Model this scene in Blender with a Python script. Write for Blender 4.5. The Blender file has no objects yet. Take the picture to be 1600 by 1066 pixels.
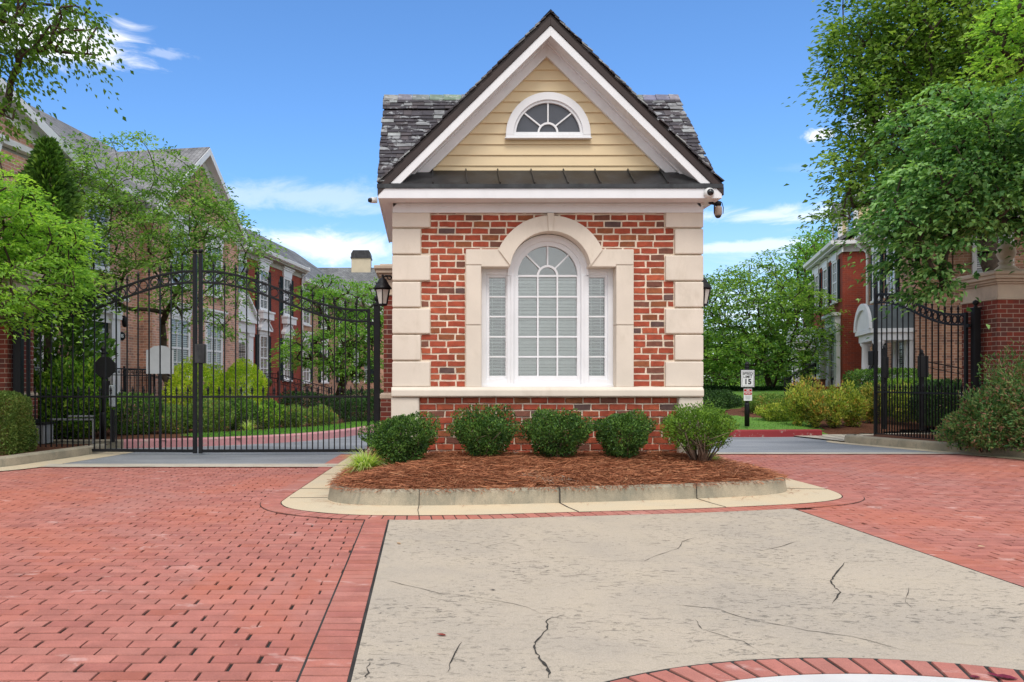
import bpy, math, random
import numpy as np
from mathutils import Vector, Matrix, noise as mnoise

R = math.radians
F, CX, CY, H = 1280.0, 660.0, 597.0, 1.18      # focal length, vanishing point and eye height measured on the photograph
scene = bpy.context.scene
COL = scene.collection

def P(px, py, Y):
    return Vector(((px - CX) / F * Y, Y, H - (py - CY) / F * Y))
def G(px, py, z=0.0):
    Y = F * (H - z) / (py - CY)
    return ((px - CX) / F * Y, Y)
def XX(px, Y): return (px - CX) / F * Y
def ZZ(py, Y): return H - (py - CY) / F * Y

# ------------------------------------------------------------------ object helpers
def tag(o, label=None, cat=None, group=None, kind=None):
    if label: o['label'] = label
    if cat: o['category'] = cat
    if group: o['group'] = group
    if kind: o['kind'] = kind
    return o
def empty(name, loc=(0, 0, 0), rz=0.0, label=None, cat=None, group=None, kind=None):
    o = bpy.data.objects.new(name, None)
    o.empty_display_size = 0.2
    o.location = loc
    o.rotation_euler = (0, 0, rz)
    COL.objects.link(o)
    return tag(o, label, cat, group, kind)
def wm(o):
    m = o.matrix_basis.copy()
    if o.parent:
        m = wm(o.parent) @ o.matrix_parent_inverse @ m
    return m
def link(name, me, mat=None, parent=None, world=False):
    o = bpy.data.objects.new(name, me)
    COL.objects.link(o)
    if mat is not None and len(me.materials) == 0:
        me.materials.append(mat)
    if parent is not None:
        o.parent = parent
        if world:
            o.matrix_parent_inverse = wm(parent).inverted()
    return o

class MB:
    """collects boxes, prisms, tubes ... for ONE mesh"""
    def __init__(s):
        s.v = []; s.f = []; s.c = []; s.sm = []
    def add(s, vs, fs, col=None, smooth=False):
        n = len(s.v)
        s.v.extend([tuple(p) for p in vs])
        s.f.extend([tuple(i + n for i in f) for f in fs])
        s.c.extend([col if col is not None else (1, 1, 1)] * len(vs))
        s.sm.extend([smooth] * len(fs))
        return s
    def box(s, x0, x1, y0, y1, z0, z1, col=None):
        vs = [(x0,y0,z0),(x1,y0,z0),(x1,y1,z0),(x0,y1,z0),(x0,y0,z1),(x1,y0,z1),(x1,y1,z1),(x0,y1,z1)]
        return s.add(vs, [(0,3,2,1),(4,5,6,7),(0,1,5,4),(1,2,6,5),(2,3,7,6),(3,0,4,7)], col)
    def prism(s, poly, vec, col=None):
        n = len(poly); vec = Vector(vec)
        a = [Vector(p) for p in poly]; b = [p + vec for p in a]
        fs = [tuple(range(n - 1, -1, -1)), tuple(range(n, 2 * n))]
        fs += [(i, (i + 1) % n, n + (i + 1) % n, n + i) for i in range(n)]
        return s.add(a + b, fs, col)
    def xz(s, pts, y0, y1, col=None):
        return s.prism([(x, y0, z) for x, z in pts], (0, y1 - y0, 0), col)
    def tube(s, pts, r, n=8, col=None, smooth=True, caps=True):
        pts = [Vector(p) for p in pts]
        k = len(pts)
        rs = r if isinstance(r, (list, tuple)) else [r] * k
        vs = []; up = None
        for i, p in enumerate(pts):
            t = (pts[min(i + 1, k - 1)] - pts[max(i - 1, 0)])
            if t.length < 1e-9: t = Vector((0, 0, 1))
            t.normalize()
            if up is None:
                up = Vector((0, 0, 1)) if abs(t.z) < .9 else Vector((1, 0, 0))
            a = t.cross(up)
            if a.length < 1e-6: a = t.cross(Vector((0, 1, 0)))
            a.normalize(); b = a.cross(t).normalized(); up = b
            for j in range(n):
                an = 2 * math.pi * (j + .5) / n
                vs.append(p + a * (rs[i] * math.cos(an)) + b * (rs[i] * math.sin(an)))
        fs = []
        for i in range(k - 1):
            for j in range(n):
                fs.append((i*n+j, i*n+(j+1) % n, (i+1)*n+(j+1) % n, (i+1)*n+j))
        if caps:
            fs.append(tuple(range(n - 1, -1, -1))); fs.append(tuple(range((k - 1) * n, k * n)))
        return s.add(vs, fs, col, smooth)
    def lathe(s, prof, cx=0, cy=0, z=0, n=20, col=None, smooth=True, rot=0):
        vs = []; k = len(prof)
        for r, h in prof:
            for j in range(n):
                a = 2 * math.pi * j / n + rot
                vs.append((cx + r * math.cos(a), cy + r * math.sin(a), z + h))
        fs = [(i*n+j, i*n+(j+1) % n, (i+1)*n+(j+1) % n, (i+1)*n+j) for i in range(k - 1) for j in range(n)]
        fs.append(tuple(range(n - 1, -1, -1))); fs.append(tuple(range((k - 1) * n, k * n)))
        return s.add(vs, fs, col, smooth)
    def bar(s, a, b, w, h, up=(0, 0, 1), col=None):
        """rectangular bar from a to b, w across, h along up"""
        a = Vector(a); b = Vector(b); t = (b - a).normalized(); up = Vector(up)
        sd = t.cross(up).normalized(); up = sd.cross(t).normalized()
        q = [sd * (w/2) + up * (h/2), -sd * (w/2) + up * (h/2), -sd * (w/2) - up * (h/2), sd * (w/2) - up * (h/2)]
        return s.prism([a + p for p in q], b - a, col)
    def ribbon(s, pts, w, h, up=(0, 1, 0), col=None):
        """rectangular section swept along a path; w along 'up' axis, h across it"""
        pts = [Vector(p) for p in pts]; up = Vector(up); vs = []; k = len(pts)
        for i, p in enumerate(pts):
            t = (pts[min(i + 1, k - 1)] - pts[max(i - 1, 0)]).normalized()
            sd = t.cross(up).normalized()
            vs += [p + sd*(h/2) + up*(w/2), p - sd*(h/2) + up*(w/2), p - sd*(h/2) - up*(w/2), p + sd*(h/2) - up*(w/2)]
        fs = [(i*4+j, i*4+(j+1) % 4, (i+1)*4+(j+1) % 4, (i+1)*4+j) for i in range(k - 1) for j in range(4)]
        fs += [(3, 2, 1, 0), tuple(range((k-1)*4, k*4))]
        return s.add(vs, fs, col)
    def ring(s, c, r, w, d, axis='y', n=18, a0=0, a1=2 * math.pi):
        """flat-section ring of radius r in the xz plane"""
        pts = []; full = abs(a1 - a0 - 2 * math.pi) < 1e-6
        m = n if full else n + 1
        vs = []
        for i in range(m):
            a = a0 + (a1 - a0) * i / n
            for rr, yy in ((r - w/2, -d/2), (r + w/2, -d/2), (r + w/2, d/2), (r - w/2, d/2)):
                vs.append((c[0] + rr * math.cos(a), c[1] + yy, c[2] + rr * math.sin(a)))
        fs = []
        for i in range(n):
            p = i * 4; q = ((i + 1) % m) * 4
            for j in range(4):
                fs.append((p + j, p + (j + 1) % 4, q + (j + 1) % 4, q + j))
        if not full:
            fs += [(0, 1, 2, 3), tuple(range((m-1)*4, m*4))]
        return s.add(vs, fs)
    def build(s, name, mat, parent=None, world=False, bevel=0.0, segs=1, tint=False):
        me = bpy.data.meshes.new(name)
        me.from_pydata(s.v, [], s.f)
        nf = len(me.polygons)
        if any(s.sm):
            me.polygons.foreach_set('use_smooth', np.array(s.sm, dtype=bool))
        # box-projected uv in metres
        nl = len(me.loops)
        co = np.array(s.v, dtype=np.float32)
        li = np.empty(nl, dtype=np.int32); me.loops.foreach_get('vertex_index', li)
        nor = np.empty(nf * 3, dtype=np.float32); me.polygons.foreach_get('normal', nor); nor = nor.reshape(-1, 3)
        tot = np.empty(nf, dtype=np.int32); me.polygons.foreach_get('loop_total', tot)
        ln = np.repeat(np.abs(nor), tot, axis=0); lc = co[li]
        uv = np.where((ln[:, 2] > .75)[:, None], lc[:, [0, 1]],
                      np.where((ln[:, 0] > ln[:, 1])[:, None], lc[:, [1, 2]], lc[:, [0, 2]]))
        ul = me.uv_layers.new(name='UVMap')
        ul.data.foreach_set('uv', uv.astype(np.float32).ravel())
        if tint:
            at = me.color_attributes.new('tint', 'FLOAT_COLOR', 'POINT')
            c = np.ones((len(s.v), 4), dtype=np.float32); c[:, :3] = np.array(s.c, dtype=np.float32)
            at.data.foreach_set('color', c.ravel())
        o = link(name, me, mat, parent, world)
        if bevel > 0:
            b = o.modifiers.new('bevel', 'BEVEL'); b.width = bevel; b.segments = segs
            b.limit_method = 'ANGLE'; b.angle_limit = R(40)
        return o

def npmesh(name, V, Fa, mat, parent=None, world=False, var=None):
    """V (n,3), Fa (m,k) -> mesh object, fast"""
    me = bpy.data.meshes.new(name)
    n, (m, k) = len(V), Fa.shape
    me.vertices.add(n); me.vertices.foreach_set('co', np.ascontiguousarray(V, dtype=np.float32).ravel())
    me.loops.add(m * k); me.loops.foreach_set('vertex_index', np.ascontiguousarray(Fa, dtype=np.int32).ravel())
    me.polygons.add(m)
    me.polygons.foreach_set('loop_start', np.arange(0, m * k, k, dtype=np.int32))
    me.polygons.foreach_set('loop_total', np.full(m, k, dtype=np.int32))
    if var is not None:
        at = me.attributes.new('var', 'FLOAT', 'POINT')
        at.data.foreach_set('value', np.ascontiguousarray(var, dtype=np.float32))
    me.update(); me.validate()
    return link(name, me, mat, parent, world)

# ------------------------------------------------------------------ materials
class NT:
    def __init__(s, m):
        m.use_nodes = True
        s.m = m; s.t = m.node_tree; s.n = s.t.nodes; s.l = s.t.links
        s.n.clear()
    def node(s, typ, **kw):
        n = s.n.new(typ)
        for k, v in kw.items():
            if k.startswith('_'): setattr(n, k[1:], v)
            else: s.put(n.inputs[k.replace('__', ' ')], v)
        return n
    def put(s, sock, v):
        if isinstance(v, bpy.types.NodeSocket): s.l.new(v, sock)
        elif v is not None:
            if sock.type == 'RGBA' and len(v) == 3: v = (*v, 1)
            sock.default_value = v
    def math(s, op, a, b=None, c=None, clamp=False):
        n = s.n.new('ShaderNodeMath'); n.operation = op; n.use_clamp = clamp
        s.put(n.inputs[0], a)
        if b is not None: s.put(n.inputs[1], b)
        if c is not None: s.put(n.inputs[2], c)
        return n.outputs[0]
    def vmath(s, op, a, b=None):
        n = s.n.new('ShaderNodeVectorMath'); n.operation = op
        s.put(n.inputs[0], a)
        if b is not None: s.put(n.inputs[1], b)
        return n.outputs[0]
    def mix(s, f, a, b, blend='MIX'):
        n = s.n.new('ShaderNodeMix'); n.data_type = 'RGBA'; n.blend_type = blend
        s.put(n.inputs[0], f); s.put(n.inputs[6], a); s.put(n.inputs[7], b)
        return n.outputs[2]
    def noise(s, vec, scale, detail=4, rough=.55, dist=0):
        n = s.n.new('ShaderNodeTexNoise')
        if vec is not None: s.l.new(vec, n.inputs['Vector'])
        n.inputs['Scale'].default_value = scale; n.inputs['Detail'].default_value = detail
        n.inputs['Roughness'].default_value = rough; n.inputs['Distortion'].default_value = dist
        return n.outputs['Fac']
    def ramp(s, f, a, b, lo=0., hi=1., smooth=True):
        n = s.n.new('ShaderNodeMapRange'); n.interpolation_type = 'SMOOTHSTEP' if smooth else 'LINEAR'
        s.put(n.inputs[0], f); n.inputs[1].default_value = a; n.inputs[2].default_value = b
        n.inputs[3].default_value = lo; n.inputs[4].default_value = hi
        return n.outputs[0]
    def obj(s): return s.n.new('ShaderNodeTexCoord').outputs['Object']
    def uv(s): return s.n.new('ShaderNodeTexCoord').outputs['UV']
    def pos(s): return s.n.new('ShaderNodeNewGeometry').outputs['Position']
    def scale(s, v, xyz):
        n = s.n.new('ShaderNodeMapping'); s.l.new(v, n.inputs[0]); n.inputs['Scale'].default_value = xyz
        return n.outputs[0]
    def bump(s, h, strength=.3, dist=.01):
        n = s.n.new('ShaderNodeBump'); s.put(n.inputs['Height'], h)
        n.inputs['Strength'].default_value = strength; n.inputs['Distance'].default_value = dist
        return n.outputs[0]
    def out(s, base, rough=.6, spec=.4, metal=0, normal=None, **kw):
        b = s.n.new('ShaderNodeBsdfPrincipled')
        s.put(b.inputs['Base Color'], base); s.put(b.inputs['Roughness'], rough)
        s.put(b.inputs['Specular IOR Level'], spec); b.inputs['Metallic'].default_value = metal
        if normal is not None: s.l.new(normal, b.inputs['Normal'])
        o = s.n.new('ShaderNodeOutputMaterial'); s.l.new(b.outputs[0], o.inputs[0])
        return b
def newmat(name):
    m = bpy.data.materials.new(name); return m, NT(m)

def pmat(name, base, rough=.6, var=.12, vs=2.5, bump=0., bs=60, spec=.35, metal=0, grain=0., dirt=None, dirt_amt=.5):
    m, t = newmat(name)
    p = t.obj()
    n1 = t.noise(p, vs, 5, .6)
    k = t.ramp(n1, .3, .7, 1 - var, 1 + var)
    c = t.mix(1, base, k, 'MULTIPLY')
    if grain:
        g = t.noise(p, bs * 2.3, 2, .7)
        c = t.mix(1, c, t.ramp(g, .25, .75, 1 - grain, 1 + grain), 'MULTIPLY')
    if dirt is not None:
        d = t.noise(t.scale(p, (1, 1, .45)), vs * 1.7, 7, .68, .4)
        c = t.mix(t.ramp(d, .5, .72, 0, dirt_amt), c, dirt)
    nm = t.bump(t.noise(p, bs, 5, .65), bump, .01) if bump else None
    t.out(c, t.ramp(n1, .3, .7, max(0, rough - .07), min(1, rough + .07)), spec, metal, nm)
    return m

def tintmat(name, rough=.75, bump=.4, bs=70, var=.15, vs=9, patch=None):
    """material whose colour is the per-piece 'tint' attribute with grain on top"""
    m, t = newmat(name)
    a = t.n.new('ShaderNodeAttribute'); a.attribute_name = 'tint'
    p = t.pos()
    c = t.mix(1, a.outputs['Color'], t.ramp(t.noise(p, vs, 6, .65), .28, .72, 1 - var, 1 + var), 'MULTIPLY')
    c = t.mix(1, c, t.ramp(t.noise(p, bs * 2, 2, .7), .25, .75, .86, 1.14), 'MULTIPLY')
    if patch:
        for (col, scl, lo, hi, amt, st) in patch:
            c = t.mix(t.ramp(t.noise(t.scale(p, st), scl, 6, .65, .5), lo, hi, 0, amt), c, col)
    t.out(c, rough, .3, 0, t.bump(t.noise(p, bs, 6, .7), bump, .006))
    return m

def brickmat(name, c1, c2, mortar, bw=.21, bh=.0745, ms=.011, dark=(.10, .05, .045), seed=0.):
    m, t = newmat(name)
    u = t.vmath('ADD', t.uv(), (seed * 3.71, 0, 0))
    b = t.n.new('ShaderNodeTexBrick'); t.l.new(u, b.inputs['Vector'])
    b.offset = .5
    b.inputs['Scale'].default_value = 1; b.inputs['Mortar Size'].default_value = ms / 2
    b.inputs['Mortar Smooth'].default_value = .2
    b.inputs['Brick Width'].default_value = bw; b.inputs['Row Height'].default_value = bh; b.inputs['Bias'].default_value = -.1
    t.put(b.inputs['Color1'], c1); t.put(b.inputs['Color2'], c2); t.put(b.inputs['Mortar'], mortar)
    # random darker bricks: a second lookup on whole-brick cells
    w = t.n.new('ShaderNodeTexWhiteNoise'); w.noise_dimensions = '2D'
    sx = t.n.new('ShaderNodeSeparateXYZ'); t.l.new(u, sx.inputs[0])
    row = t.math('FLOOR', t.math('DIVIDE', sx.outputs[1], bh))
    off = t.math('MULTIPLY', t.math('MODULO', row, 2), .5)
    colx = t.math('FLOOR', t.math('ADD', t.math('DIVIDE', sx.outputs[0], bw), off))
    cb = t.n.new('ShaderNodeCombineXYZ'); t.l.new(colx, cb.inputs[0]); t.l.new(row, cb.inputs[1])
    t.l.new(cb.outputs[0], w.inputs['Vector'])
    brick = t.mix(t.ramp(w.outputs['Value'], .6, 1., 0, .75), b.outputs['Color'], dark)
    c = t.mix(b.outputs['Fac'], brick, mortar)
    p = t.obj()
    c = t.mix(1, c, t.ramp(t.noise(p, .9, 6, .6), .3, .7, .82, 1.15), 'MULTIPLY')
    h = t.math('SUBTRACT', t.math('MULTIPLY', t.noise(p, 45, 4, .6), .3), b.outputs['Fac'])
    t.out(c, .85, .2, 0, t.bump(h, .6, .01))
    return m

def shinglemat(name, c1, c2, row=.15, bw=.22):
    m, t = newmat(name)
    u = t.uv()
    b = t.n.new('ShaderNodeTexBrick'); t.l.new(u, b.inputs['Vector']); b.offset = .37; b.offset_frequency = 2
    b.inputs['Scale'].default_value = 1; b.inputs['Mortar Size'].default_value = .006; b.inputs['Mortar Smooth'].default_value = .6
    b.inputs['Brick Width'].default_value = bw; b.inputs['Row Height'].default_value = row
    t.put(b.inputs['Color1'], c1); t.put(b.inputs['Color2'], c2); t.put(b.inputs['Mortar'], (.02, .02, .022))
    p = t.obj()
    c = t.mix(1, b.outputs['Color'], t.ramp(t.noise(p, .7, 6, .65), .3, .7, .75, 1.3), 'MULTIPLY')
    c = t.mix(1, c, t.ramp(t.noise(p, 30, 3, .7), .3, .7, .8, 1.2), 'MULTIPLY')
    h = t.math('SUBTRACT', t.noise(p, 60, 3, .6), b.outputs['Fac'])
    t.out(c, .9, .2, 0, t.bump(h, .5, .015))
    return m

def leafmat(name, dark, mid, light, trans=.25, rough=.5, tip=None, gain=1.5):
    dark, mid, light = [tuple(min(.62, c * gain) for c in q) for q in (dark, mid, light)]; trans = min(.5, trans * 1.3)
    m, t = newmat(name)
    a = t.n.new('ShaderNodeAttribute'); a.attribute_name = 'var'
    cr = t.n.new('ShaderNodeValToRGB'); t.l.new(a.outputs['Fac'], cr.inputs[0])
    e = cr.color_ramp.elements
    e[0].position = .05; e[0].color = (*dark, 1); e[1].position = .85; e[1].color = (*light, 1)
    x = e.new(.45); x.color = (*mid, 1)
    if tip is not None:
        x = e.new(.97); x.color = (*tip, 1)
    b = t.n.new('ShaderNodeBsdfPrincipled'); t.l.new(cr.outputs[0], b.inputs['Base Color'])
    b.inputs['Roughness'].default_value = rough + .1; b.inputs['Specular IOR Level'].default_value = .22
    tr = t.n.new('ShaderNodeBsdfTranslucent')
    t.put(tr.inputs['Color'], t.mix(1, cr.outputs[0], (1.6, 1.7, .7), 'MULTIPLY'))
    mx = t.n.new('ShaderNodeMixShader'); mx.inputs[0].default_value = trans
    t.l.new(b.outputs[0], mx.inputs[1]); t.l.new(tr.outputs[0], mx.inputs[2])
    o = t.n.new('ShaderNodeOutputMaterial'); t.l.new(mx.outputs[0], o.inputs[0])
    return m

def glassmat(name, tint=(1, 1, 1)):
    m, t = newmat(name)
    tr = t.n.new('ShaderNodeBsdfTransparent'); t.put(tr.inputs[0], tint)
    gl = t.n.new('ShaderNodeBsdfGlossy'); gl.inputs['Roughness'].default_value = .02
    fr = t.n.new('ShaderNodeFresnel'); fr.inputs[0].default_value = 1.6
    k = t.math('MULTIPLY', fr.outputs[0], 3.0, clamp=True)
    mx = t.n.new('ShaderNodeMixShader'); t.l.new(k, mx.inputs[0])
    t.l.new(tr.outputs[0], mx.inputs[1]); t.l.new(gl.outputs[0], mx.inputs[2])
    o = t.n.new('ShaderNodeOutputMaterial'); t.l.new(mx.outputs[0], o.inputs[0])
    return m

M = {}
M['white'] = pmat('white_paint', (.76, .76, .78), .45, .03, 3, .05, 90, .4, dirt=(.55, .54, .52), dirt_amt=.18)
M['stone'] = pmat('cast_stone', (.68, .60, .51), .8, .05, 2, .12, 120, .25, grain=.05, dirt=(.47, .40, .31), dirt_amt=.42)
M['stone2'] = pmat('pier_stone', (.56, .45, .35), .85, .1, 2, .15, 90, .25, grain=.06, dirt=(.3, .22, .16), dirt_amt=.45)
M['siding'] = pmat('yellow_siding', (.70, .55, .34), .5, .04, 1.5, .04, 80, .35)
M['bronze'] = pmat('bronze_metal', (.045, .045, .048), .38, .35, 4, .08, 20, .5, metal=.6, dirt=(.10, .11, .11), dirt_amt=.4)
M['brownmetal'] = pmat('brown_rake_metal', (.035, .022, .020), .5, .2, 3, .05, 40)
M['soffitshade'] = pmat('shaded_white_soffit', (.42, .40, .35), .7, .05)  # white soffit paint, with the shade under the eaves put into its colour
M['chimney'] = pmat('beige_chimney_siding', (.55, .47, .34), .6, .06)
M['black'] = pmat('black_iron', (.008, .008, .010), .5, .25, 6, .12, 90, .28)
M['blackplate'] = pmat('black_plate', (.008, .008, .009), .5, .2, 4)
M['concrete'] = None
M['mortar'] = pmat('mortar', (.74, .62, .49), .95, .12, 9, .5, 90, .1, grain=.12)
M['brick'] = tintmat('facade_brick', .8, .5, 80, .22, 14)
M['slate'] = tintmat('roof_slate', .6, .35, 50, .25, 12, patch=[((.36, .37, .38), 6.5, .56, .61, .7, (1, 1, 1.6))])
M['screen'] = pmat('room_paint', (.22, .22, .21), .9, .05)
M['glass'] = glassmat('window_glass', (.97, 1, .99))
M['blind'] = pmat('blind_slat', (.90, .92, .89), .6, .03)
M['gablepane'] = pmat('gable_glass', (.06, .065, .08), .12, .1, 3, 0, 60, .5)
M['pane'] = pmat('house_glass', (.035, .045, .055), .06, .3, 1.2, 0, 60, .6)
M['blindpane'] = None
def blindpane():
    m, t = newmat('house_glass_with_blinds')
    s = t.n.new('ShaderNodeSeparateXYZ'); t.l.new(t.obj(), s.inputs[0])
    k = t.math('FRACT', t.math('MULTIPLY', s.outputs[2], 16))
    c = t.mix(t.ramp(k, .45, .62), (.30, .33, .34), (.05, .06, .065))
    t.out(c, .08, .6)
    return m
M['blindpane'] = blindpane()
M['shutter'] = pmat('dark_shutter', (.012, .020, .022), .75, .15, spec=.12)
M['galv'] = pmat('grey_metal_plate', (.42, .45, .47), .5, .06, 4, .03, 60, .4, metal=.2)
M['greybox'] = pmat('grey_cabinet', (.30, .31, .32), .5, .08)
M['bark'] = pmat('bark', (.075, .055, .042), .9, .3, 8, .6, 40, .15)
M['twig'] = pmat('twig', (.16, .115, .085), .85, .3, 12, .3, 60, .15)
M['red'] = pmat('red_paint', (.45, .02, .02), .5, .1)
M['ink'] = pmat('black_ink', (.012, .012, .013), .6, .05)
M['signwhite'] = pmat('sign_white', (.78, .79, .80), .4, .04, 5)
M['camwhite'] = pmat('camera_housing', (.7, .7, .69), .35, .04)
M['lens'] = pmat('lens_black', (.006, .006, .008), .08, .05, 3, 0, 60, .6)
M['camtan'] = pmat('camera_tan', (.33, .25, .2), .5, .08)
M['frost'] = pmat('lantern_glass', (.62, .6, .55), .25, .05, 4, 0, 60, .5)
M['brown'] = pmat('rust_steel', (.13, .06, .04), .75, .3, 8)

def ground_mats():
    # exposed-aggregate gutter
    m, t = newmat('gutter_concrete'); p = t.pos()
    c = t.mix(t.ramp(t.noise(p, 1.6, 6, .6), .35, .7), (.55, .43, .27), (.49, .41, .28))
    c = t.mix(t.ramp(t.noise(p, 130, 2, .6), .35, .65), c, t.mix(.5, c, (.75, .66, .52)))
    c = t.mix(t.ramp(t.noise(p, 4.5, 7, .7, .5), .60, .75, 0, .55), c, (.30, .24, .16))
    t.out(c, .85, .25, 0, t.bump(t.noise(p, 150, 3, .6), .35, .004)); M['gutter'] = m
    # weathered kerb
    m, t = newmat('kerb_concrete'); p = t.pos()
    c = t.mix(t.ramp(t.noise(p, 2.2, 7, .65), .35, .68), (.40, .345, .255), (.25, .23, .175))
    s = t.n.new('ShaderNodeSeparateXYZ'); t.l.new(p, s.inputs[0])
    g = t.noise(t.scale(p, (1, 1, .35)), 7, 7, .72, .6)
    c = t.mix(t.ramp(g, .52, .68, 0, .6), c, (.19, .19, .15))
    c = t.mix(t.ramp(t.noise(p, 55, 3, .7), .66, .74, 0, .6), c, (.62, .58, .50))
    c = t.mix(1, c, t.ramp(t.noise(p, 160, 2, .6), .3, .7, .85, 1.15), 'MULTIPLY')
    t.out(c, .9, .2, 0, t.bump(t.noise(p, 70, 6, .7), .5, .008)); M['kerb'] = m
    # painted kerbs
    for nm, col in (('pinkkerb', (.52, .25, .26)), ('redkerb', (.27, .035, .04))):
        m, t = newmat(nm); p = t.pos()
        c = t.mix(t.ramp(t.noise(p, 6, 7, .7), .55, .66, 0, .8), col, (.45, .38, .33))
        t.out(c, .8, .25, 0, t.bump(t.noise(p, 70, 5, .7), .4, .006)); M[nm] = m
    # textured slab: beige with dark flecks pressed into it
    m, t = newmat('textured_slab'); p = t.pos()
    big = t.noise(p, .75, 6, .6, .6)
    c = t.mix(t.ramp(big, .35, .68), (.455, .39, .31), (.39, .34, .28))
    c = t.mix(t.ramp(t.noise(p, 2.6, 5, .6), .45, .75, 0, .5), c, (.47, .40, .305))
    c = t.mix(1, c, t.ramp(t.noise(p, 170, 2, .7), .3, .7, .88, 1.12), 'MULTIPLY')
    rot = t.n.new('ShaderNodeMapping'); t.l.new(p, rot.inputs[0]); rot.inputs['Rotation'].default_value = (0, 0, R(14)); rot.inputs['Scale'].default_value = (9, 17, 1)
    fl = t.noise(rot.outputs[0], 1.6, 6, .72, .8)
    dens = t.ramp(t.noise(p, 1.1, 4, .6, .4), .36, .66, .0, 1)
    fleck = t.math('MULTIPLY', t.ramp(fl, .545, .62), t.math('ADD', t.math('MULTIPLY', dens, .85), .12))
    c = t.mix(t.math('MULTIPLY', fleck, .88), c, (.13, .118, .10))
    rot2 = t.n.new('ShaderNodeMapping'); t.l.new(p, rot2.inputs[0]); rot2.inputs['Rotation'].default_value = (0, 0, R(-35)); rot2.inputs['Scale'].default_value = (15, 22, 1)
    f2 = t.math('MULTIPLY', t.ramp(t.noise(rot2.outputs[0], 1.5, 5, .7, .4), .58, .65), t.ramp(t.noise(p, 1.7, 4, .6), .42, .62))
    c = t.mix(t.math('MULTIPLY', f2, .95), c, (.16, .15, .13))
    h = t.math('SUBTRACT', t.math('MULTIPLY', t.noise(p, 40, 6, .7), .6), fleck)
    t.out(c, .82, .25, 0, t.bump(h, .45, .008)); M['slab'] = m
    # asphalt
    m, t = newmat('asphalt'); p = t.pos()
    c = t.mix(t.ramp(t.noise(t.scale(p, (.35, 1, 1)), .8, 5, .6), .35, .68), (.19, .20, .215), (.30, .31, .325))
    c = t.mix(1, c, t.ramp(t.noise(p, 120, 2, .7), .3, .7, .75, 1.25), 'MULTIPLY')
    t.out(c, .75, .35, 0, t.bump(t.noise(p, 150, 3, .6), .4, .004)); M['asphalt'] = m
    # joint sand
    M['joint'] = pmat('joint_sand', (.045, .043, .042), .95, .35, 3, .5, 80, .1)
    M['crack'] = pmat('crack_dirt', (.055, .052, .047), .95, .3, 30, .5, 80, .1)
    M['conc'] = pmat('pale_concrete', (.50, .45, .37), .85, .12, 2, .3, 90, .25, grain=.08, dirt=(.33, .28, .2), dirt_amt=.45)
    # pavers
    M['paver'] = tintmat('clay_paver', .72, .35, 90, .14, 5, patch=[
        ((.50, .155, .09), .42, .48, .64, .5, (1, 1, 1)),
        ((.42, .20, .17), .6, .52, .66, .55, (1, .7, 1)),
        ((.66, .46, .42), 2.4, .60, .70, .5, (1, 1.6, 1)),
        ((.75, .68, .64), 17, .70, .76, .5, (1, 1.3, 1)),
        ((.16, .07, .06), 14, .66, .74, .35, (1, 1, 1))])
    # mulch soil / lawn / dirt
    m, t = newmat('mulch_soil'); p = t.pos()
    c = t.mix(t.ramp(t.noise(t.scale(p, (1, 2.5, 1)), 28, 6, .75, .6), .35, .65), (.06, .028, .018), (.20, .085, .05))
    t.out(c, .95, .1, 0, t.bump(t.noise(p, 60, 6, .75), .8, .02)); M['soil'] = m
    m, t = newmat('lawn_grass'); p = t.pos()
    c = t.mix(t.ramp(t.noise(p, 40, 6, .75), .3, .7), (.10, .22, .03), (.20, .38, .07))
    c = t.mix(t.ramp(t.noise(p, 1.2, 4, .6), .45, .7, 0, .4), c, (.14, .2, .06))
    t.out(c, .9, .15, 0, t.bump(t.noise(p, 90, 5, .75), .9, .03)); M['lawn'] = m
    m, t = newmat('plain_ground'); p = t.pos()
    c = t.mix(t.ramp(t.noise(p, .4, 6, .7), .35, .65), (.07, .10, .035), (.12, .12, .06))
    t.out(c, .95, .1); M['ground'] = m
ground_mats()

BR = dict(
    pink=brickmat('pink_brick', (.60, .31, .22), (.46, .25, .19), (.68, .58, .49), dark=(.24, .14, .12)),
    red=brickmat('red_house_brick', (.30, .055, .032), (.25, .06, .04), (.32, .13, .09), ms=.007, dark=(.2, .05, .04), seed=1),
    tan=brickmat('tan_brick', (.50, .27, .17), (.36, .18, .12), (.58, .45, .36), dark=(.15, .085, .07), seed=2),
    pier=brickmat('pier_brick', (.23, .045, .03), (.17, .05, .036), (.42, .32, .25), bh=.078, dark=(.10, .045, .04), seed=3),
    guard=brickmat('guard_side_brick', (.31, .055, .028), (.24, .07, .035), (.55, .45, .36), bh=.0787, dark=(.13, .06, .045), seed=4))
SH = shinglemat('grey_shingle', (.16, .16, .168), (.22, .22, .228))
SH2 = shinglemat('dark_shingle', (.13, .135, .142), (.18, .185, .193))
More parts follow.
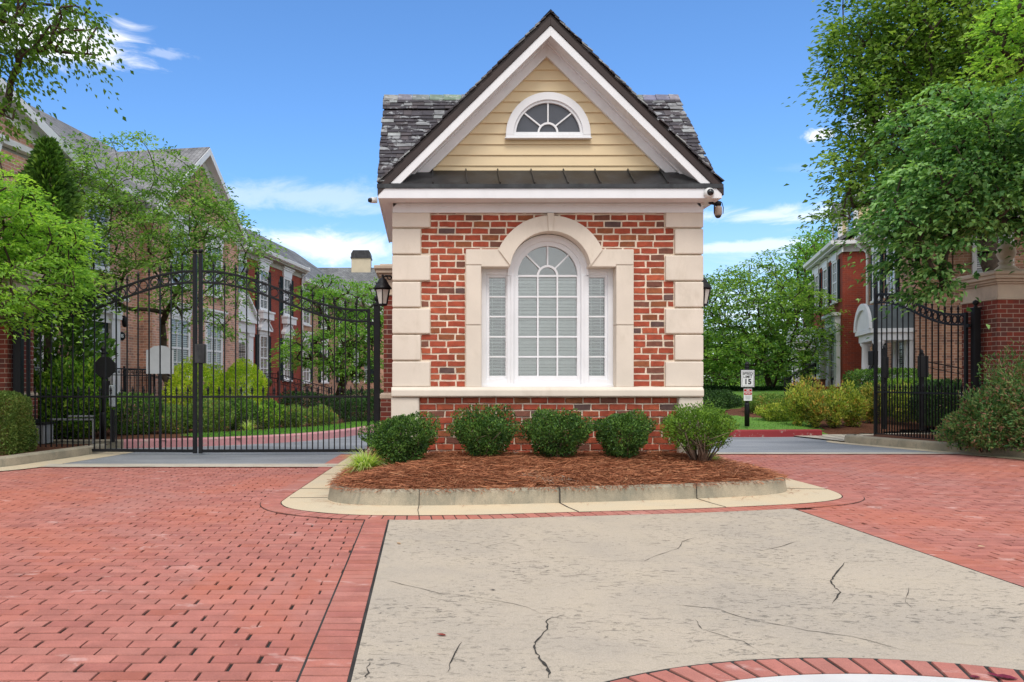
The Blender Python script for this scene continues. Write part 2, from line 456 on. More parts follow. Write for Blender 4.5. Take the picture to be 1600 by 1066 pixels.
# ------------------------------------------------------------------ ground layout
def crom(pts, n=8, closed=False):
    out = []; k = len(pts)
    for i in range(k - 1):
        p0 = Vector(pts[max(i-1, 0)]); p1 = Vector(pts[i]); p2 = Vector(pts[i+1]); p3 = Vector(pts[min(i+2, k-1)])
        for j in range(n):
            u = j / n
            out.append(.5 * ((2*p1) + (p2-p0)*u + (2*p0-5*p1+4*p2-p3)*u*u + (3*p1-p0-3*p2+p3)*u**3))
    out.append(Vector(pts[-1]))
    return out
def resample(path, d):
    pts = [Vector(p) for p in path]; out = [pts[0].copy()]; acc = 0.
    for a, b in zip(pts, pts[1:]):
        L = (b - a).length
        while acc + L >= d:
            r = (d - acc) / L
            a = a + (b - a) * r; out.append(a.copy()); L = (b - a).length; acc = 0.
        acc += L
    return out
def offset(path, d):
    """shift a 2-D path to its right by d"""
    out = []; k = len(path)
    for i in range(k):
        t = Vector(path[min(i+1, k-1)]) - Vector(path[max(i-1, 0)])
        t.normalize(); out.append(Vector(path[i]) + Vector((t.y, -t.x)) * d)
    return out
def inside(x, y, poly):
    c = False; n = len(poly); j = n - 1
    for i in range(n):
        xi, yi = poly[i][0], poly[i][1]; xj, yj = poly[j][0], poly[j][1]
        if (yi > y) != (yj > y) and x < (xj - xi) * (y - yi) / (yj - yi) + xi: c = not c
        j = i
    return c
def npinside(P2, poly):
    x, y = P2[:, 0], P2[:, 1]; c = np.zeros(len(P2), bool); n = len(poly); j = n - 1
    for i in range(n):
        xi, yi = poly[i][0], poly[i][1]; xj, yj = poly[j][0], poly[j][1]
        if yi != yj:
            c ^= ((yi > y) != (yj > y)) & (x < (xj - xi) * (y - yi) / (yj - yi) + xi)
        j = i
    return c
def sheet(name, poly, z, mat, th=None, kind='structure', parent=None):
    b = MB()
    if th: b.prism([(p[0], p[1], z - th) for p in poly], (0, 0, th))
    else: b.add([(p[0], p[1], z) for p in poly], [tuple(range(len(poly)))])
    o = b.build(name, mat, parent)
    if kind and parent is None: o['kind'] = kind
    return o
def kerb(name, path, mat, w=.15, h=.155, batter=.03, z0=-.05, side=1, joints=True):
    """path = foot of the exposed face; body lies to its left (side=1) or right"""
    b = MB(); pth = [Vector(p) for p in path]
    a0 = pth; a1 = offset(pth, -side * batter); a2 = offset(pth, -side * (batter + .025)); a3 = offset(pth, -side * (w + batter))
    vs = []; k = len(pth)
    for i in range(k):
        vs += [(a0[i].x, a0[i].y, z0), (a1[i].x, a1[i].y, h - .025), (a2[i].x, a2[i].y, h), (a3[i].x, a3[i].y, h), (a3[i].x, a3[i].y, z0)]
    fs = [(i*5+j, i*5+j+1, (i+1)*5+j+1, (i+1)*5+j) for i in range(k-1) for j in range(4)]
    fs += [(0, 1, 2, 3, 4), tuple(range((k-1)*5, k*5))]
    b.add(vs, fs)
    o = b.build(name, mat); o['kind'] = 'structure'
    return o

rng = random.Random(11)
b = MB(); n = 48
b.add([(500*math.cos(2*math.pi*i/n), 500*math.sin(2*math.pi*i/n), -.08) for i in range(n)], [tuple(range(n))])
g = b.build('ground', M['ground']); g['kind'] = 'structure'

# island: gutter outline and kerb outline (measured on the photo)
GP = crom([(-1.12, 13.3), (-1.2, 11.9), (-1.33, 9.2), (-1.37, 8.3), (-1.36, 7.92), (-1.2, 7.58), (-.84, 7.33), (-.41, 7.21), (.4, 7.23),
           (1.24, 7.37), (2.3, 7.55), (2.95, 7.70), (3.7, 7.93), (4.15, 8.2), (4.36, 8.55), (4.44, 9.1), (4.44, 9.9), (4.42, 11), (4.4, 13.3)], 6)
KP = crom([(-.88, 13.2), (-.92, 10.2), (-.96, 8.45), (-.93, 8.12), (-.78, 7.90), (-.45, 7.78), (.24, 7.78), (1.33, 7.93), (2.49, 8.16),
           (3.15, 8.34), (3.62, 8.52), (3.9, 8.76), (4.0, 9.1), (4.02, 10), (4.0, 11.2), (3.9, 13.2)], 6)
sheet('island_gutter', GP, .008, M['gutter'])
kerb('island_kerb', resample(KP, .06), M['kerb'], side=1)
# dirt-filled joints in kerb and gutter
jm = MB()
for (x, wide) in ((-.05, .006), (1.38, .012), (2.75, .005)):
    pts = [p for p in KP if abs(p.x - x) < .25 and p.y < 9]
    q = min(pts, key=lambda p: abs(p.x - x)); dq = rng.uniform(.0, .05)
    jm.bar((q.x, q.y - .006, .0), (q.x + .004, q.y + .026, .152), wide, .012, (0, 1, 0))
    jm.bar((q.x, q.y + .02, .158), (q.x, q.y + .17, .158), wide, .004)
    g0 = min([p for p in GP if p.y < 8.3], key=lambda p: abs(p.x - (q.x + .06)))
    mid = ((q.x + g0.x) / 2 - .01, (q.y + g0.y) / 2, .011)
    jm.bar((q.x, q.y, .011), mid, wide, .003); jm.bar(mid, (g0.x, g0.y, .011), wide * .8, .003)
for yy in (8.28, 9.0, 10.4, 11.5):
    jm.bar((-1.34, yy, .0105), (-.96, yy + .02, .0105), .006, .003)
for yy in (8.95, 9.9):
    jm.bar((4.0, yy + .05, .0105), (4.42, yy, .0105), .006, .003)
jm.build('kerb_joint', M['crack'])['kind'] = 'structure'

# ---- brick paving
def paver_col(r):
    k = r.random()
    base = (.46, .172, .135) if k < .62 else ((.48, .192, .152) if k < .82 else ((.42, .15, .12) if k < .94 else (.42, .14, .10)))
    f = r.uniform(.83, .96)
    return tuple(c * f for c in base)
def paver(mb, cs, z, r, gap=.0038, bev=.0035, drop=.010):
    """one brick from four corners (x,y)"""
    q = [Vector((p[0], p[1])) for p in cs]
    z = z + r.gauss(0, .0009); tx = r.gauss(0, .006); ty = r.gauss(0, .006)
    la = (q[1] - q[0]).length; lb = (q[3] - q[0]).length; c = (q[0] + q[1] + q[2] + q[3]) / 4
    def bl(g):
        ga, gb = (g * .72 if la > lb else g) / la, (g * .72 if lb > la else g) / lb; res = []
        for (u_, v_) in ((ga, gb), (1 - ga, gb), (1 - ga, 1 - gb), (ga, 1 - gb)):
            res.append((q[0] * (1 - u_) + q[1] * u_) * (1 - v_) + (q[3] * (1 - u_) + q[2] * u_) * v_)
        return res
    out = []; top = []
    for o, i in zip(bl(gap), bl(gap + bev)):
        o = o + Vector((r.gauss(0, .0008), r.gauss(0, .0008))); d = i - c
        out.append((o.x, o.y, z - drop)); top.append((i.x, i.y, z + d.x * tx + d.y * ty))
    mb.add(out + top, [(4, 5, 6, 7), (0, 1, 5, 4), (1, 2, 6, 5), (2, 3, 7, 6), (3, 0, 4, 7)], paver_col(r))
    jc = (.055, .036, .03) if r.random() < .4 else (.17, .075, .06)
    for k_ in range(4): mb.c[-8 + k_] = jc          # sand and dirt in the joint

SL0, SL1 = -.28, 3.44                                   # slab edges
field = MB(); r = random.Random(3)
BW, BD = .2077, .1016
bs_ = MB(); bs_.box(SL0 - .219, SL0 + .005, -2.1, 7.05, -.012, -.0015); bs_.box(SL1 - .005, SL1 + .219, -2.1, 7.6, -.012, -.0015)
bs_.build('border_bed', M['joint'])['kind'] = 'structure'
def add_field(x0, x1, y0, y1, rot=0., org=(0, 0), keep=None, leftalign=None):
    ca, sa = math.cos(rot), math.sin(rot)
    ny0, ny1 = int(math.floor(y0 / BD)), int(math.ceil(y1 / BD))
    for j in range(ny0, ny1):
        ph = (j % 2) * BW / 2 + r.gauss(0, .008)
        nx0, nx1 = int(math.floor((x0 - ph) / BW)), int(math.ceil((x1 - ph) / BW))
        for i in range(nx0, nx1):
            e = r.choice((.0, .0, .0, .004, .009)) if rot == 0 else r.choice((0., 0., .003, .010))
            a, bb = ph + i * BW + e, ph + (i + 1) * BW
            yy = j * BD
            cs = [(a, yy), (bb, yy), (bb, yy + BD), (a, yy + BD)]
            cs = [(org[0] + x * ca - y * sa, org[1] + x * sa + y * ca) for x, y in cs]
            cx_, cy_ = sum(p[0] for p in cs) / 4, sum(p[1] for p in cs) / 4
            if keep(cx_, cy_): paver(field, cs, -.004, r)
GPo = offset(GP, .02)
gpoly = [(p.x, p.y) for p in GP]
def keepL(x, y):
    if x > SL0 - .2 + .02 or y > 11.45 or y < -2: return False
    if x < -.62 * max(y, 2) - 3.5: return False
    return not inside(x, y, gpoly)
add_field(-12, .3, -2, 11.4, 0, (SL0 - .2077, 0), keepL)
def keepR(x, y):
    if y > 13.55 or y < -1: return False
    if x < 3.6: return False
    if x > .80 * max(y, 2) + 4.2 or x > 13.5: return False
    return not inside(x, y, gpoly)
add_field(-.4, 14, -5, 14, R(2.2), (SL1 + .2, 0), keepR)
# soldier borders along the slab
for (xa, sgn) in ((SL0 - .012, -1), (SL1 + .012, 1)):
    y = -2.
    while y < (6.98 if sgn < 0 else 7.5):
        x1 = xa + sgn * .2
        x1 = xa + sgn * .2
        cs = [(xa, y), (x1, y), (x1, y + BD), (xa, y + BD)]
        paver(field, cs, .0035, r, gap=.0042); y += BD
# soldier course round the island gutter
bo = resample(GP, .1035)
oo = offset(bo, .205); ii = offset(bo, .008)
bk = MB()
bk.add([(p.x, p.y, .0005) for p in offset(bo, -.03)] + [(p.x, p.y, .0005) for p in offset(bo, .21)],
       [(i, i + 1, len(bo) + i + 1, len(bo) + i) for i in range(len(bo) - 1)])
for i in range(len(bo) - 1):
    cs = [ii[i], oo[i], oo[i+1], ii[i+1]]
    paver(field, [(p.x, p.y) for p in cs], .0065, r, gap=.0025)
pv = field.build('brick_paving', M['paver'], tint=True); pv['kind'] = 'structure'
o = bk.build('border_bed', M['joint']); o['kind'] = 'structure'
sheet('paving_bed', [(-16, -3.0), (16, -3.0), (16, 14), (-16, 14)], -.016, M['joint'])
# straight dark joints along the slab sides
jj = MB()
jj.box(SL0 - .016, SL0 + .004, -2.1, 7.03, -.012, .003); jj.box(SL1 - .004, SL1 + .016, -2.1, 7.58, -.012, .003)
jj.build('slab_joint', M['joint'])['kind'] = 'structure'

# ---- textured slab with medallion cut by ring
back = [p for p in offset(bo, .212) if SL0 < p.x < SL1 and p.y < 8]
back = [(SL0, 7.0)] + [(p.x, p.y) for p in back] + [(SL1, 7.56)]
slab = sheet('concrete_slab', [(SL0, -2.5), (SL1, -2.5)] + back[::-1], .004, M['slab'])
MC = (1.70, 1.615); RO = 1.85; RI = 1.655
ring = MB(); nb = 112
def circ(rad, n=112): return [(MC[0] + rad * math.cos(2*math.pi*i/n), MC[1] + rad * math.sin(2*math.pi*i/n)) for i in range(n)]
sheet('medallion_bed', circ(RO + .02), .008, M['joint'])
for i in range(nb):
    a0, a1 = 2*math.pi*i/nb, 2*math.pi*(i+1)/nb
    cs = [(MC[0]+q*math.cos(a), MC[1]+q*math.sin(a)) for q, a in ((RI+.004, a0), (RO, a0), (RO, a1), (RI+.004, a1))]
    # bricks are parallel-sided: the joint opens outwards
    paver(ring, cs, .0155, r, gap=.006)
ring.build('medallion_brick_ring', M['paver'], tint=True)['kind'] = 'structure'
disc = sheet('medallion_disc', circ(RI), .0150, pmat('white_medallion', (.60, .595, .58), .6, .05, 3, .1, 90))
dj = MB(); 
for an in (62, 118):
    a = R(an); dj.bar((MC[0]+.9*math.cos(a), MC[1]+.9*math.sin(a), .0165), (MC[0]+RI*math.cos(a), MC[1]+RI*math.sin(a), .0165), .012, .003)
dj.build('disc_joint', M['crack'], disc)
# cracks
def crack(mb, pts, w0, w1, rr):
    g = [Vector(G(*p)) for p in pts]
    pp = []
    for a, c in zip(g, g[1:]):
        for j in range(4):
            q = a + (c - a) * (j / 4); t = (c - a).normalized()
            pp.append(q + Vector((-t.y, t.x)) * rr.gauss(0, .0035))
    pp.append(g[-1]); k = len(pp); vs = []
    for i, q in enumerate(pp):
        t = (pp[min(i+1, k-1)] - pp[max(i-1, 0)]).normalized(); s_ = Vector((-t.y, t.x))
        w = (w0 + (w1 - w0) * i / (k - 1)) * rr.choice((.25, .5, .7, 1., 1.1)) * .72 * min(1, .25 + min(i, k-1-i) / 3)
        vs += [(q.x + s_.x*w/2, q.y + s_.y*w/2, .0065), (q.x - s_.x*w/2, q.y - s_.y*w/2, .0065)]
    mb.add(vs, [(2*i, 2*i+1, 2*i+3, 2*i+2) for i in range(k-1)])
ck = MB(); rr = random.Random(5)
for pts, w0, w1 in (
    ([(884,962),(856,970),(854,985),(837,1006),(835,1017),(842,1030),(856,1045),(857,1062)], .010, .022),
    ([(1320,880),(1305,900),(1297,908),(1305,920),(1314,927),(1300,945)], .016, .012),
    ([(1084,841),(1066,848),(1060,859),(1026,869),(1007,878),(940,878)], .010, .005),
    ([(700,929),(775,940),(812,947),(850,962)], .006, .005),
    ([(1056,946),(1097,951),(1112,951),(1165,968),(1262,987),(1330,996),(1430,1022)], .011, .005),
    ([(1086,970),(1097,985),(1161,1004),(1199,1028)], .007, .003),
    ([(605,909),(634,916),(672,925),(700,932)], .009, .005),
    ([(577,1036),(575,1054),(569,1064)], .012, .006),
    ([(1244,848),(1217,856),(1191,861)], .012, .005),
    ([(1320,880),(1345,879),(1375,878)], .006, .003),
    ([(1420,920),(1414,940),(1424,952)], .007, .004),
    ([(1562,970),(1600,972)], .009, .006),
    ([(720,1005),(708,1030),(700,1052)], .008, .010),
    ([(740,860),(790,848),(830,860)], .005, .003)):
    crack(ck, pts, w0, w1, rr)
ck.build('slab_crack', M['crack'], slab)

# ---- asphalt, strips, side kerbs, beds
asphalt = [(-5.1, 11.6), (-1.0, 11.6), (-1.0, 13.5), (4.3, 13.5), (9.1, 13.5), (8.7, 14.5), (8.2, 15.7), (8.2, 16.2), (8.1, 17.6), (6.8, 17.5), (5.6, 17.85), (4.9, 19), (5.3, 22), (8.6, 40),
           (14, 70), (8, 70), (2, 38), (0, 26), (-.75, 21), (-1.4, 18.2), (-2.35, 16.25), (-4.0, 14.95), (-5.26, 14.5), (-6.2, 14.5), (-5.3, 13.5), (-5.45, 12.7)]
sheet('road', asphalt, .004, M['asphalt'])
sheet('concrete_strip', [(-5.25, 11.31), (-1.22, 11.31), (-1.2, 11.74), (-5.35, 11.74)], .009, M['conc'])
sheet('concrete_strip', [(4.38, 13.35), (9.2, 13.35), (9.1, 13.62), (4.38, 13.62)], .009, M['conc'])
LK = crom([(-8.4, 8.6), (-6.7, 10.3), (-5.85, 11.2), (-5.62, 12.0), (-5.46, 12.75), (-5.33, 13.5), (-5.3, 13.8)], 8)
kerb('entrance_kerb', LK, M['kerb'], side=1, h=.14)
gl = [(p.x, p.y) for p in LK] + [(p.x, p.y) for p in offset(LK, .48)][::-1]
sheet('entrance_gutter', gl, .007, M['gutter'])
PK0 = crom([(-6.6, 14.5), (-5.9, 14.48), (-5.3, 14.52)], 6)
kerb('entrance_kerb', PK0, M['kerb'], side=1, h=.15)
PK = crom([(-5.3, 14.52), (-4.02, 14.95), (-2.38, 16.24), (-1.42, 18.2), (-.78, 21), (0, 26), (2, 38), (8, 70)], 8)
kerb('painted_kerb', PK, M['pinkkerb'], side=1, h=.155)
RK = crom([(8.42, 16.25), (8.27, 16.1), (8.22, 15.85), (8.31, 15.5), (8.68, 14.4), (9.3, 12.66), (10.3, 10.4), (12.2, 7.6)], 8)
kerb('entrance_kerb', RK, M['kerb'], side=1, h=.15)
sheet('entrance_gutter', [(p.x, p.y) for p in RK] + [(p.x, p.y) for p in offset(RK, .3)][::-1], .007, M['gutter'])
RD = crom([(8.6, 17.6), (8.05, 17.55), (6.8, 17.45), (5.6, 17.8), (4.85, 19), (5.2, 22), (8.5, 40), (14, 70)], 8)
kerb('painted_kerb', RD, M['redkerb'], side=-1, h=.155)
sheet('sidewalk', [(7.95, 17.6), (8.2, 16.0), (9.2, 15.9), (13, 17.6), (13, 19.6), (8.4, 18.8)], .03, M['conc'])
sj = MB()
for k in range(7):
    x = 8.35 + k * .36; sj.bar((x, 16.25 + k*.12, .0325), (x + .12, 17.7 + k*.12, .0325), .012, .003)
sj.build('sidewalk_joint', M['crack'])['kind'] = 'structure'

# planting beds: left flat, right rising gently away from the road
def terrain(name, poly, zf, mat, step=.5, kind='structure'):
    xs = [p[0] for p in poly]; ys = [p[1] for p in poly]
    nx = int((max(xs) - min(xs)) / step) + 2; ny = int((max(ys) - min(ys)) / step) + 2
    vs = {}; V = []; Fs = []
    def vid(i, j):
        if (i, j) not in vs:
            x = min(xs) + i * step; y = min(ys) + j * step
            vs[(i, j)] = len(V); V.append((x, y, zf(x, y)))
        return vs[(i, j)]
    for i in range(nx):
        for j in range(ny):
            x = min(xs) + (i + .5) * step; y = min(ys) + (j + .5) * step
            if inside(x, y, poly): Fs.append((vid(i, j), vid(i+1, j), vid(i+1, j+1), vid(i, j+1)))
    b = MB(); b.add(V, Fs, smooth=True)
    o = b.build(name, mat); o['kind'] = kind
    return o
def zL(x, y): return .115 + .012 * mnoise.noise((x * 2, y * 2, 0))
lkb = [(p.x, p.y) for p in offset(LK, -.10)]
terrain('planting_bed', [(-14, 8.6)] + lkb + [(-5.45, 14.0), (-14, 14.2)], zL, M['soil'], .08 * 2)
pkb = [(p.x, p.y) for p in offset(PK0, -.08)] + [(p.x, p.y) for p in offset(PK, -.10)]
terrain('planting_bed', [(-16, 14.3)] + pkb + [(-2, 70), (-16, 40)], lambda x, y: .13 + .012 * mnoise.noise((x * 2, y * 2, 5)), M['soil'], .2)
def zR(x, y):
    e = .085 * max(0, min(1, 1 - (y - 18.1) / .7)) * min(1, max(0, (x - 8.2) / .4))
    return .11 - e + max(0, min(y, 31) - 17.9) * .05 * min(1, max(0, (x - 5.5) / 4)) + max(0, min(x, 20) - 10) * .02 + .02 * mnoise.noise((x, y, 3))
rkb = [(p.x, p.y) for p in offset(RK, -.10)]
terrain('planting_bed', rkb[6:] + [(30, 7.6), (30, 17), (9.6, 16.7)], lambda x, y: .115 + .015 * mnoise.noise((x * 2, y * 2, 9)), M['soil'], .16)
terrain('planting_bed', [(8.5, 17.9), (9.4, 18.0), (13, 19.0), (30, 16.5), (45, 30), (16, 30), (9.0, 24), (7.4, 21.5), (8.4, 19.6)], zR, M['soil'], .15)
terrain('lawn', [(5.5, 23.5), (9.0, 24), (16, 30), (45, 30), (60, 90), (14.3, 90), (8.5, 40)], lambda x, y: zR(x, y) - .004, M['lawn'], .5)
rdb = [(p.x, p.y) for p in offset(RD, .10)]
terrain('lawn', rdb[1:] + [(8.9, 40), (8, 29), (7.4, 24), (9.4, 20), (8.9, 18)], lambda x, y: zR(x, y) + .006, M['lawn'], .15)
terrain('lawn', [(-4.7, 15.9), (-3.95, 15.15), (-2.45, 16.4), (-1.55, 18.3), (-.95, 21), (-1.7, 21), (-2.4, 18.7), (-3.5, 17.3)], lambda x, y: .145, M['lawn'], .1)
# ------------------------------------------------------------------ guardhouse
YF = 9.70
def fx(px, Y=YF): return XX(px, Y)
def fz(py, Y=YF): return ZZ(py, Y)
X0, X1 = fx(614.5), fx(1096.5)
XC = fx(859, 9.7)                      # window axis
GC = 1.468                             # gable axis
gh = empty('guardhouse', (1.48, YF, 0), 0, 'small red brick guardhouse with stone corner blocks, arched window and steep slate gable', 'guardhouse')
def part(mb, name, mat, parent=gh, bevel=0., segs=1, tint=False):
    return mb.build(name, mat, parent, True, bevel, segs, tint)
YB = 12.08
# core walls (mortar front, brick texture elsewhere)
w = MB()
LX0, LX1, LZ0, LZ1 = .70, 2.295, 1.09, 2.545
RA, ZA = .49, 2.483
yf, yb = YF + .0075, YF + .22
w.xz([(X0, 0), (X1, 0), (X1, LZ0), (X0, LZ0)], yf, yb)
w.xz([(X0, LZ0), (LX0, LZ0), (LX0, LZ1), (X0, LZ1)], yf, yb)
w.xz([(LX1, LZ0), (X1, LZ0), (X1, LZ1), (LX1, LZ1)], yf, yb)
w.xz([(X0, LZ1), (XC - RA, LZ1), (XC - RA, 3.0), (X0, 3.0)], yf, yb)
w.xz([(XC + RA, LZ1), (X1, LZ1), (X1, 3.0), (XC + RA, 3.0)], yf, yb)
na = 20; a0 = math.asin((LZ1 - ZA) / RA)
arc = [(XC + RA * math.cos(a0 + (math.pi - 2*a0) * i / na), ZA + RA * math.sin(a0 + (math.pi - 2*a0) * i / na)) for i in range(na + 1)]
for (xa, za), (xb, zb) in zip(arc, arc[1:]):
    w.xz([(xa, za), (xa, 3.0), (xb, 3.0), (xb, zb)], yf, yb)
w.xz([(X0, 3.0), (X1, 3.0), (X1, 3.3), (X0, 3.3)], yf, yb)
part(w, 'front_wall', M['mortar'])
w = MB()
w.box(X0 + .001, X0 + .2, yb, YB, 0, 3.3); w.box(X1 - .2, X1 - .001, yb, YB, 0, 3.3); w.box(X0 + .2, X1 - .2, YB - .2, YB, 0, 3.3)
# side gable walls
for xs in (X0 + .001, X1 - .15):
    w.prism([(xs, YF + .1, 3.3), (xs, YB, 3.3), (xs, YB - .1, 3.4), (xs, 10.89, 4.85), (xs, YF + .1, 3.5)], (.149, 0, 0))
part(w, 'side_wall', BR['guard'])
rm = MB(); rm.box(X0 + .2, X1 - .2, yb + .14, YB - .2, .3, 3.25)
part(rm, 'room', M['screen'])

# real bricks on the front, course by course, between quoins and window surround
CO = (fz(606) - 1.0 + 0) and .0787
qz = []                                # quoin bands (z0,z1,wide)
zq = fz(605)
for i in range(7):
    qz.append((zq + i * .3135, min(zq + (i + 1) * .3135, 3.185), i % 2 == 0))
def wallcol(rr):
    k = rr.random()
    if k < .60: c = (.33, .066, .034)
    elif k < .74: c = (.37, .085, .040)
    elif k < .86: c = (.27, .088, .038)
    elif k < .95: c = (.175, .068, .046)
    else: c = (.125, .072, .064)
    f = rr.uniform(.85, 1.13)
    return tuple(x * f for x in c)
def brick(mb, x0, x1, z0, z1, yf, rr, flat=False, y1=None):
    j = lambda s=.0028: rr.gauss(0, s)
    y1 = y1 or yf + .035; d = rr.gauss(0, .0015)
    b_ = .0055
    o = [(x0 + j(), y1 - .018, z0 + j()), (x1 + j(), y1 - .018, z0 + j()), (x1 + j(), y1 - .018, z1 + j()), (x0 + j(), y1 - .018, z1 + j())]
    m_ = (x0 + x1) / 2 + rr.uniform(-.03, .03)
    # face: six-point outline so that edges bow like hand-moulded brick
    f = [(x0 + b_ + j(), yf + d, z0 + b_ + j()), (m_, yf + d + j(.001), z0 + b_*.7 + j(.002)), (x1 - b_ + j(), yf + d, z0 + b_ + j()),
         (x1 - b_ + j(), yf + d, z1 - b_ + j()), (m_, yf + d + j(.001), z1 - b_*.7 + j(.002)), (x0 + b_ + j(), yf + d, z1 - b_ + j())]
    mb.add(o + f, [(4, 5, 6, 7, 8, 9), (0, 1, 6, 5, 4), (1, 2, 7, 6), (2, 3, 9, 8, 7), (3, 0, 4, 9)], wallcol(rr))
def row(mb, xa, xb, z0, z1, yf, rr, L=.2035, start=None):
    jt = .0135; x = xa; first = True
    if xb - xa < .05: return
    k = start if start is not None else rr.choice((.5, 1., .5, 1., .75))
    while x < xb - .02:
        l = L * (k if first else rr.choice((1, 1, 1, .97, 1.03)))
        e = x + l
        if xb - e < .06: e = xb + jt * 0
        brick(mb, x + jt/2, min(e, xb) - jt/2, z0 + jt*.46, z1 - jt*.46, yf, rr)
        x = e; first = False
        if e >= xb: break
bk = MB(); rr = random.Random(21)
SXL, SXR = fx(728, 9.66), fx(990.5, 9.66)
nrow = 0
z = fz(605)
QW = {True: .435, False: .325}
k = 0
while z < 3.19:
    band = min(int((z - fz(605) + .01) / .3135), 6); wide = band % 2 == 0
    xl, xr = X0 + QW[wide], X1 - QW[wide]
    zm = z + CO / 2
    st = (.5, 1.)[k % 2]
    if zm < fz(389, 9.66) - .02:
        row(bk, xl, SXL, z, z + CO, YF, rr, start=rr.choice((.5, 1., .6))); row(bk, SXR, xr, z, z + CO, YF, rr, start=rr.choice((.5, 1., .75)))
    else:
        h = zm - (fz(425, 9.66)); ro = .66
        dx = math.sqrt(max(0, ro**2 - h**2)) if h < ro else 0
        if dx > .1:
            row(bk, xl, XC - dx + .09, z, z + CO, YF, rr, start=st); row(bk, XC + dx - .09, xr, z, z + CO, YF, rr, start=rr.choice((.4, .7, 1.)))
        else:
            row(bk, xl, xr, z, z + CO, YF, rr, start=st)
    z += CO; k += 1
part(bk, 'front_brickwork', M['brick'], tint=True)
# base courses
bk = MB(); _wc = wallcol
def wallcol(rr): return _wc(rr) if rr.random() < .55 else (.33 * rr.uniform(.88, 1.1), .066, .034)
z = fz(620) - .005 - CO; k = 0
while z > .05:
    row(bk, fx(655) , fx(1058.5), z, z + CO, YF - .012, rr, start=(.5, 1.)[k % 2]); z -= CO; k += 1
part(bk, 'base_brickwork', M['brick'], tint=True)
bb = MB(); bb.box(fx(655), fx(1058.5), YF + .004, YF + .05, 0, 1.0)
part(bb, 'base_course', M['mortar'])

# quoins, each block its own mesh
for i, (z0, z1, wide) in enumerate(qz):
    for s in (0, 1):
        q = MB(); ww = QW[wide]
        q0, q1 = (X0 - .012, X0 + ww) if s == 0 else (X1 - ww, X1 + .012)
        z1b = z1 - (.012 if i < 6 else 0)
        q.box(q0, q1, YF - .032, YF + (.32 if wide else .42), z0 + .004, z1b)
        part(q, 'quoin_block', M['stone'], bevel=.013, segs=2)
for s in (0, 1):
    q = MB()
    q0, q1 = (fx(611, 9.64), fx(655)) if s == 0 else (fx(1058.5), fx(1099.5, 9.64))
    q.box(q0, q1, YF - .06, YF + .4, 0, fz(621))
    part(q, 'quoin_base', M['stone'], bevel=.02, segs=2)
# belt course / sill
q = MB()
zt, zb = fz(604.8), fz(620.5)
prof = [(YF - .095, zt - .035), (YF - .06, zt), (YF + .1, zt), (YF + .1, zb), (YF - .075, zb), (YF - .095, zb + .012)]
q.prism([(fx(611.5, 9.62), y, z) for y, z in prof], (fx(1099.5, 9.62) - fx(611.5, 9.62), 0, 0))
part(q, 'belt_course', M['stone'], bevel=.006)

# stone window surround
ys, ye = 9.655, 9.83
def S(*a): return [(fx(px, ys), fz(py, ys)) for px, py in a]
def stone(poly, y0=ys, y1=ye, bv=.009):
    q = MB(); q.xz(poly, y0, y1); part(q, 'surround_stone', M['stone'], bevel=bv, segs=2)
stone(S((728, 605), (752, 605), (752, 508.5), (728, 508.5)))
stone(S((728, 507.7), (752, 507.7), (752, 414.6), (728, 414.6)))
stone(S((963, 605), (990.5, 605), (990.5, 508.5), (963, 508.5)))
stone(S((963, 507.7), (990.5, 507.7), (990.5, 414.6), (963, 414.6)))
stone(S((728, 413.9), (752, 413.9), (752, 417), (796.4, 417), (796.4, 414), (780, 389.5), (728, 389.5)))
stone(S((990.5, 413.9), (963, 413.9), (963, 417), (920.6, 417), (920.6, 414), (937.5, 389.5), (990.5, 389.5)))
def archstone(aa, ab, n=10):
    ro, ri = .664, .478; cz = fz(425, ys); cx = XC - .002
    pts = [(cx + ri * math.cos(aa + (ab - aa) * i / n), cz + ri * math.sin(aa + (ab - aa) * i / n)) for i in range(n + 1)]
    pts += [(cx + ro * math.cos(ab + (aa - ab) * i / n), cz + ro * math.sin(ab + (aa - ab) * i / n)) for i in range(n + 1)]
    return pts
al = archstone(math.pi * .515, math.pi - .39)
for sgn in (1, -1):
    pts = archstone(math.pi * .515, math.pi - .40)
    # square the springing end down to the shoulder
    if sgn < 0: pts = [(2 * XC - x, z) for x, z in pts]
    ins = [(XC - sgn * .478, fz(416.9, ys))]
    pts = pts[:11] + ins + [(XC - sgn * .482 , fz(414, ys))] + pts[11:]
    stone(pts, ys - .018, ye)
kz = fz(425, ys)
stone([(XC - .026, kz + .474), (XC + .026, kz + .474), (XC + .040, kz + .69), (XC - .040, kz + .69)], ys - .034, ye, .006)

# window: white frame with three lights, panes and blinds
yw = 9.85
def wx(px, Y=yw): return XX(px, Y)
def wz(py, Y=yw): return ZZ(py, Y)
WC = XC
fr = MB()
def bx(px0, px1, py0, py1, y0, y1): fr.box(wx(px0, y0), wx(px1, y0), y0, y1, wz(py1, y0), wz(py0, y0))
for (a, c, m0, m1) in ((748, 800.5, 752.5, 764.3), (911, 968, 946, 957)):
    pass
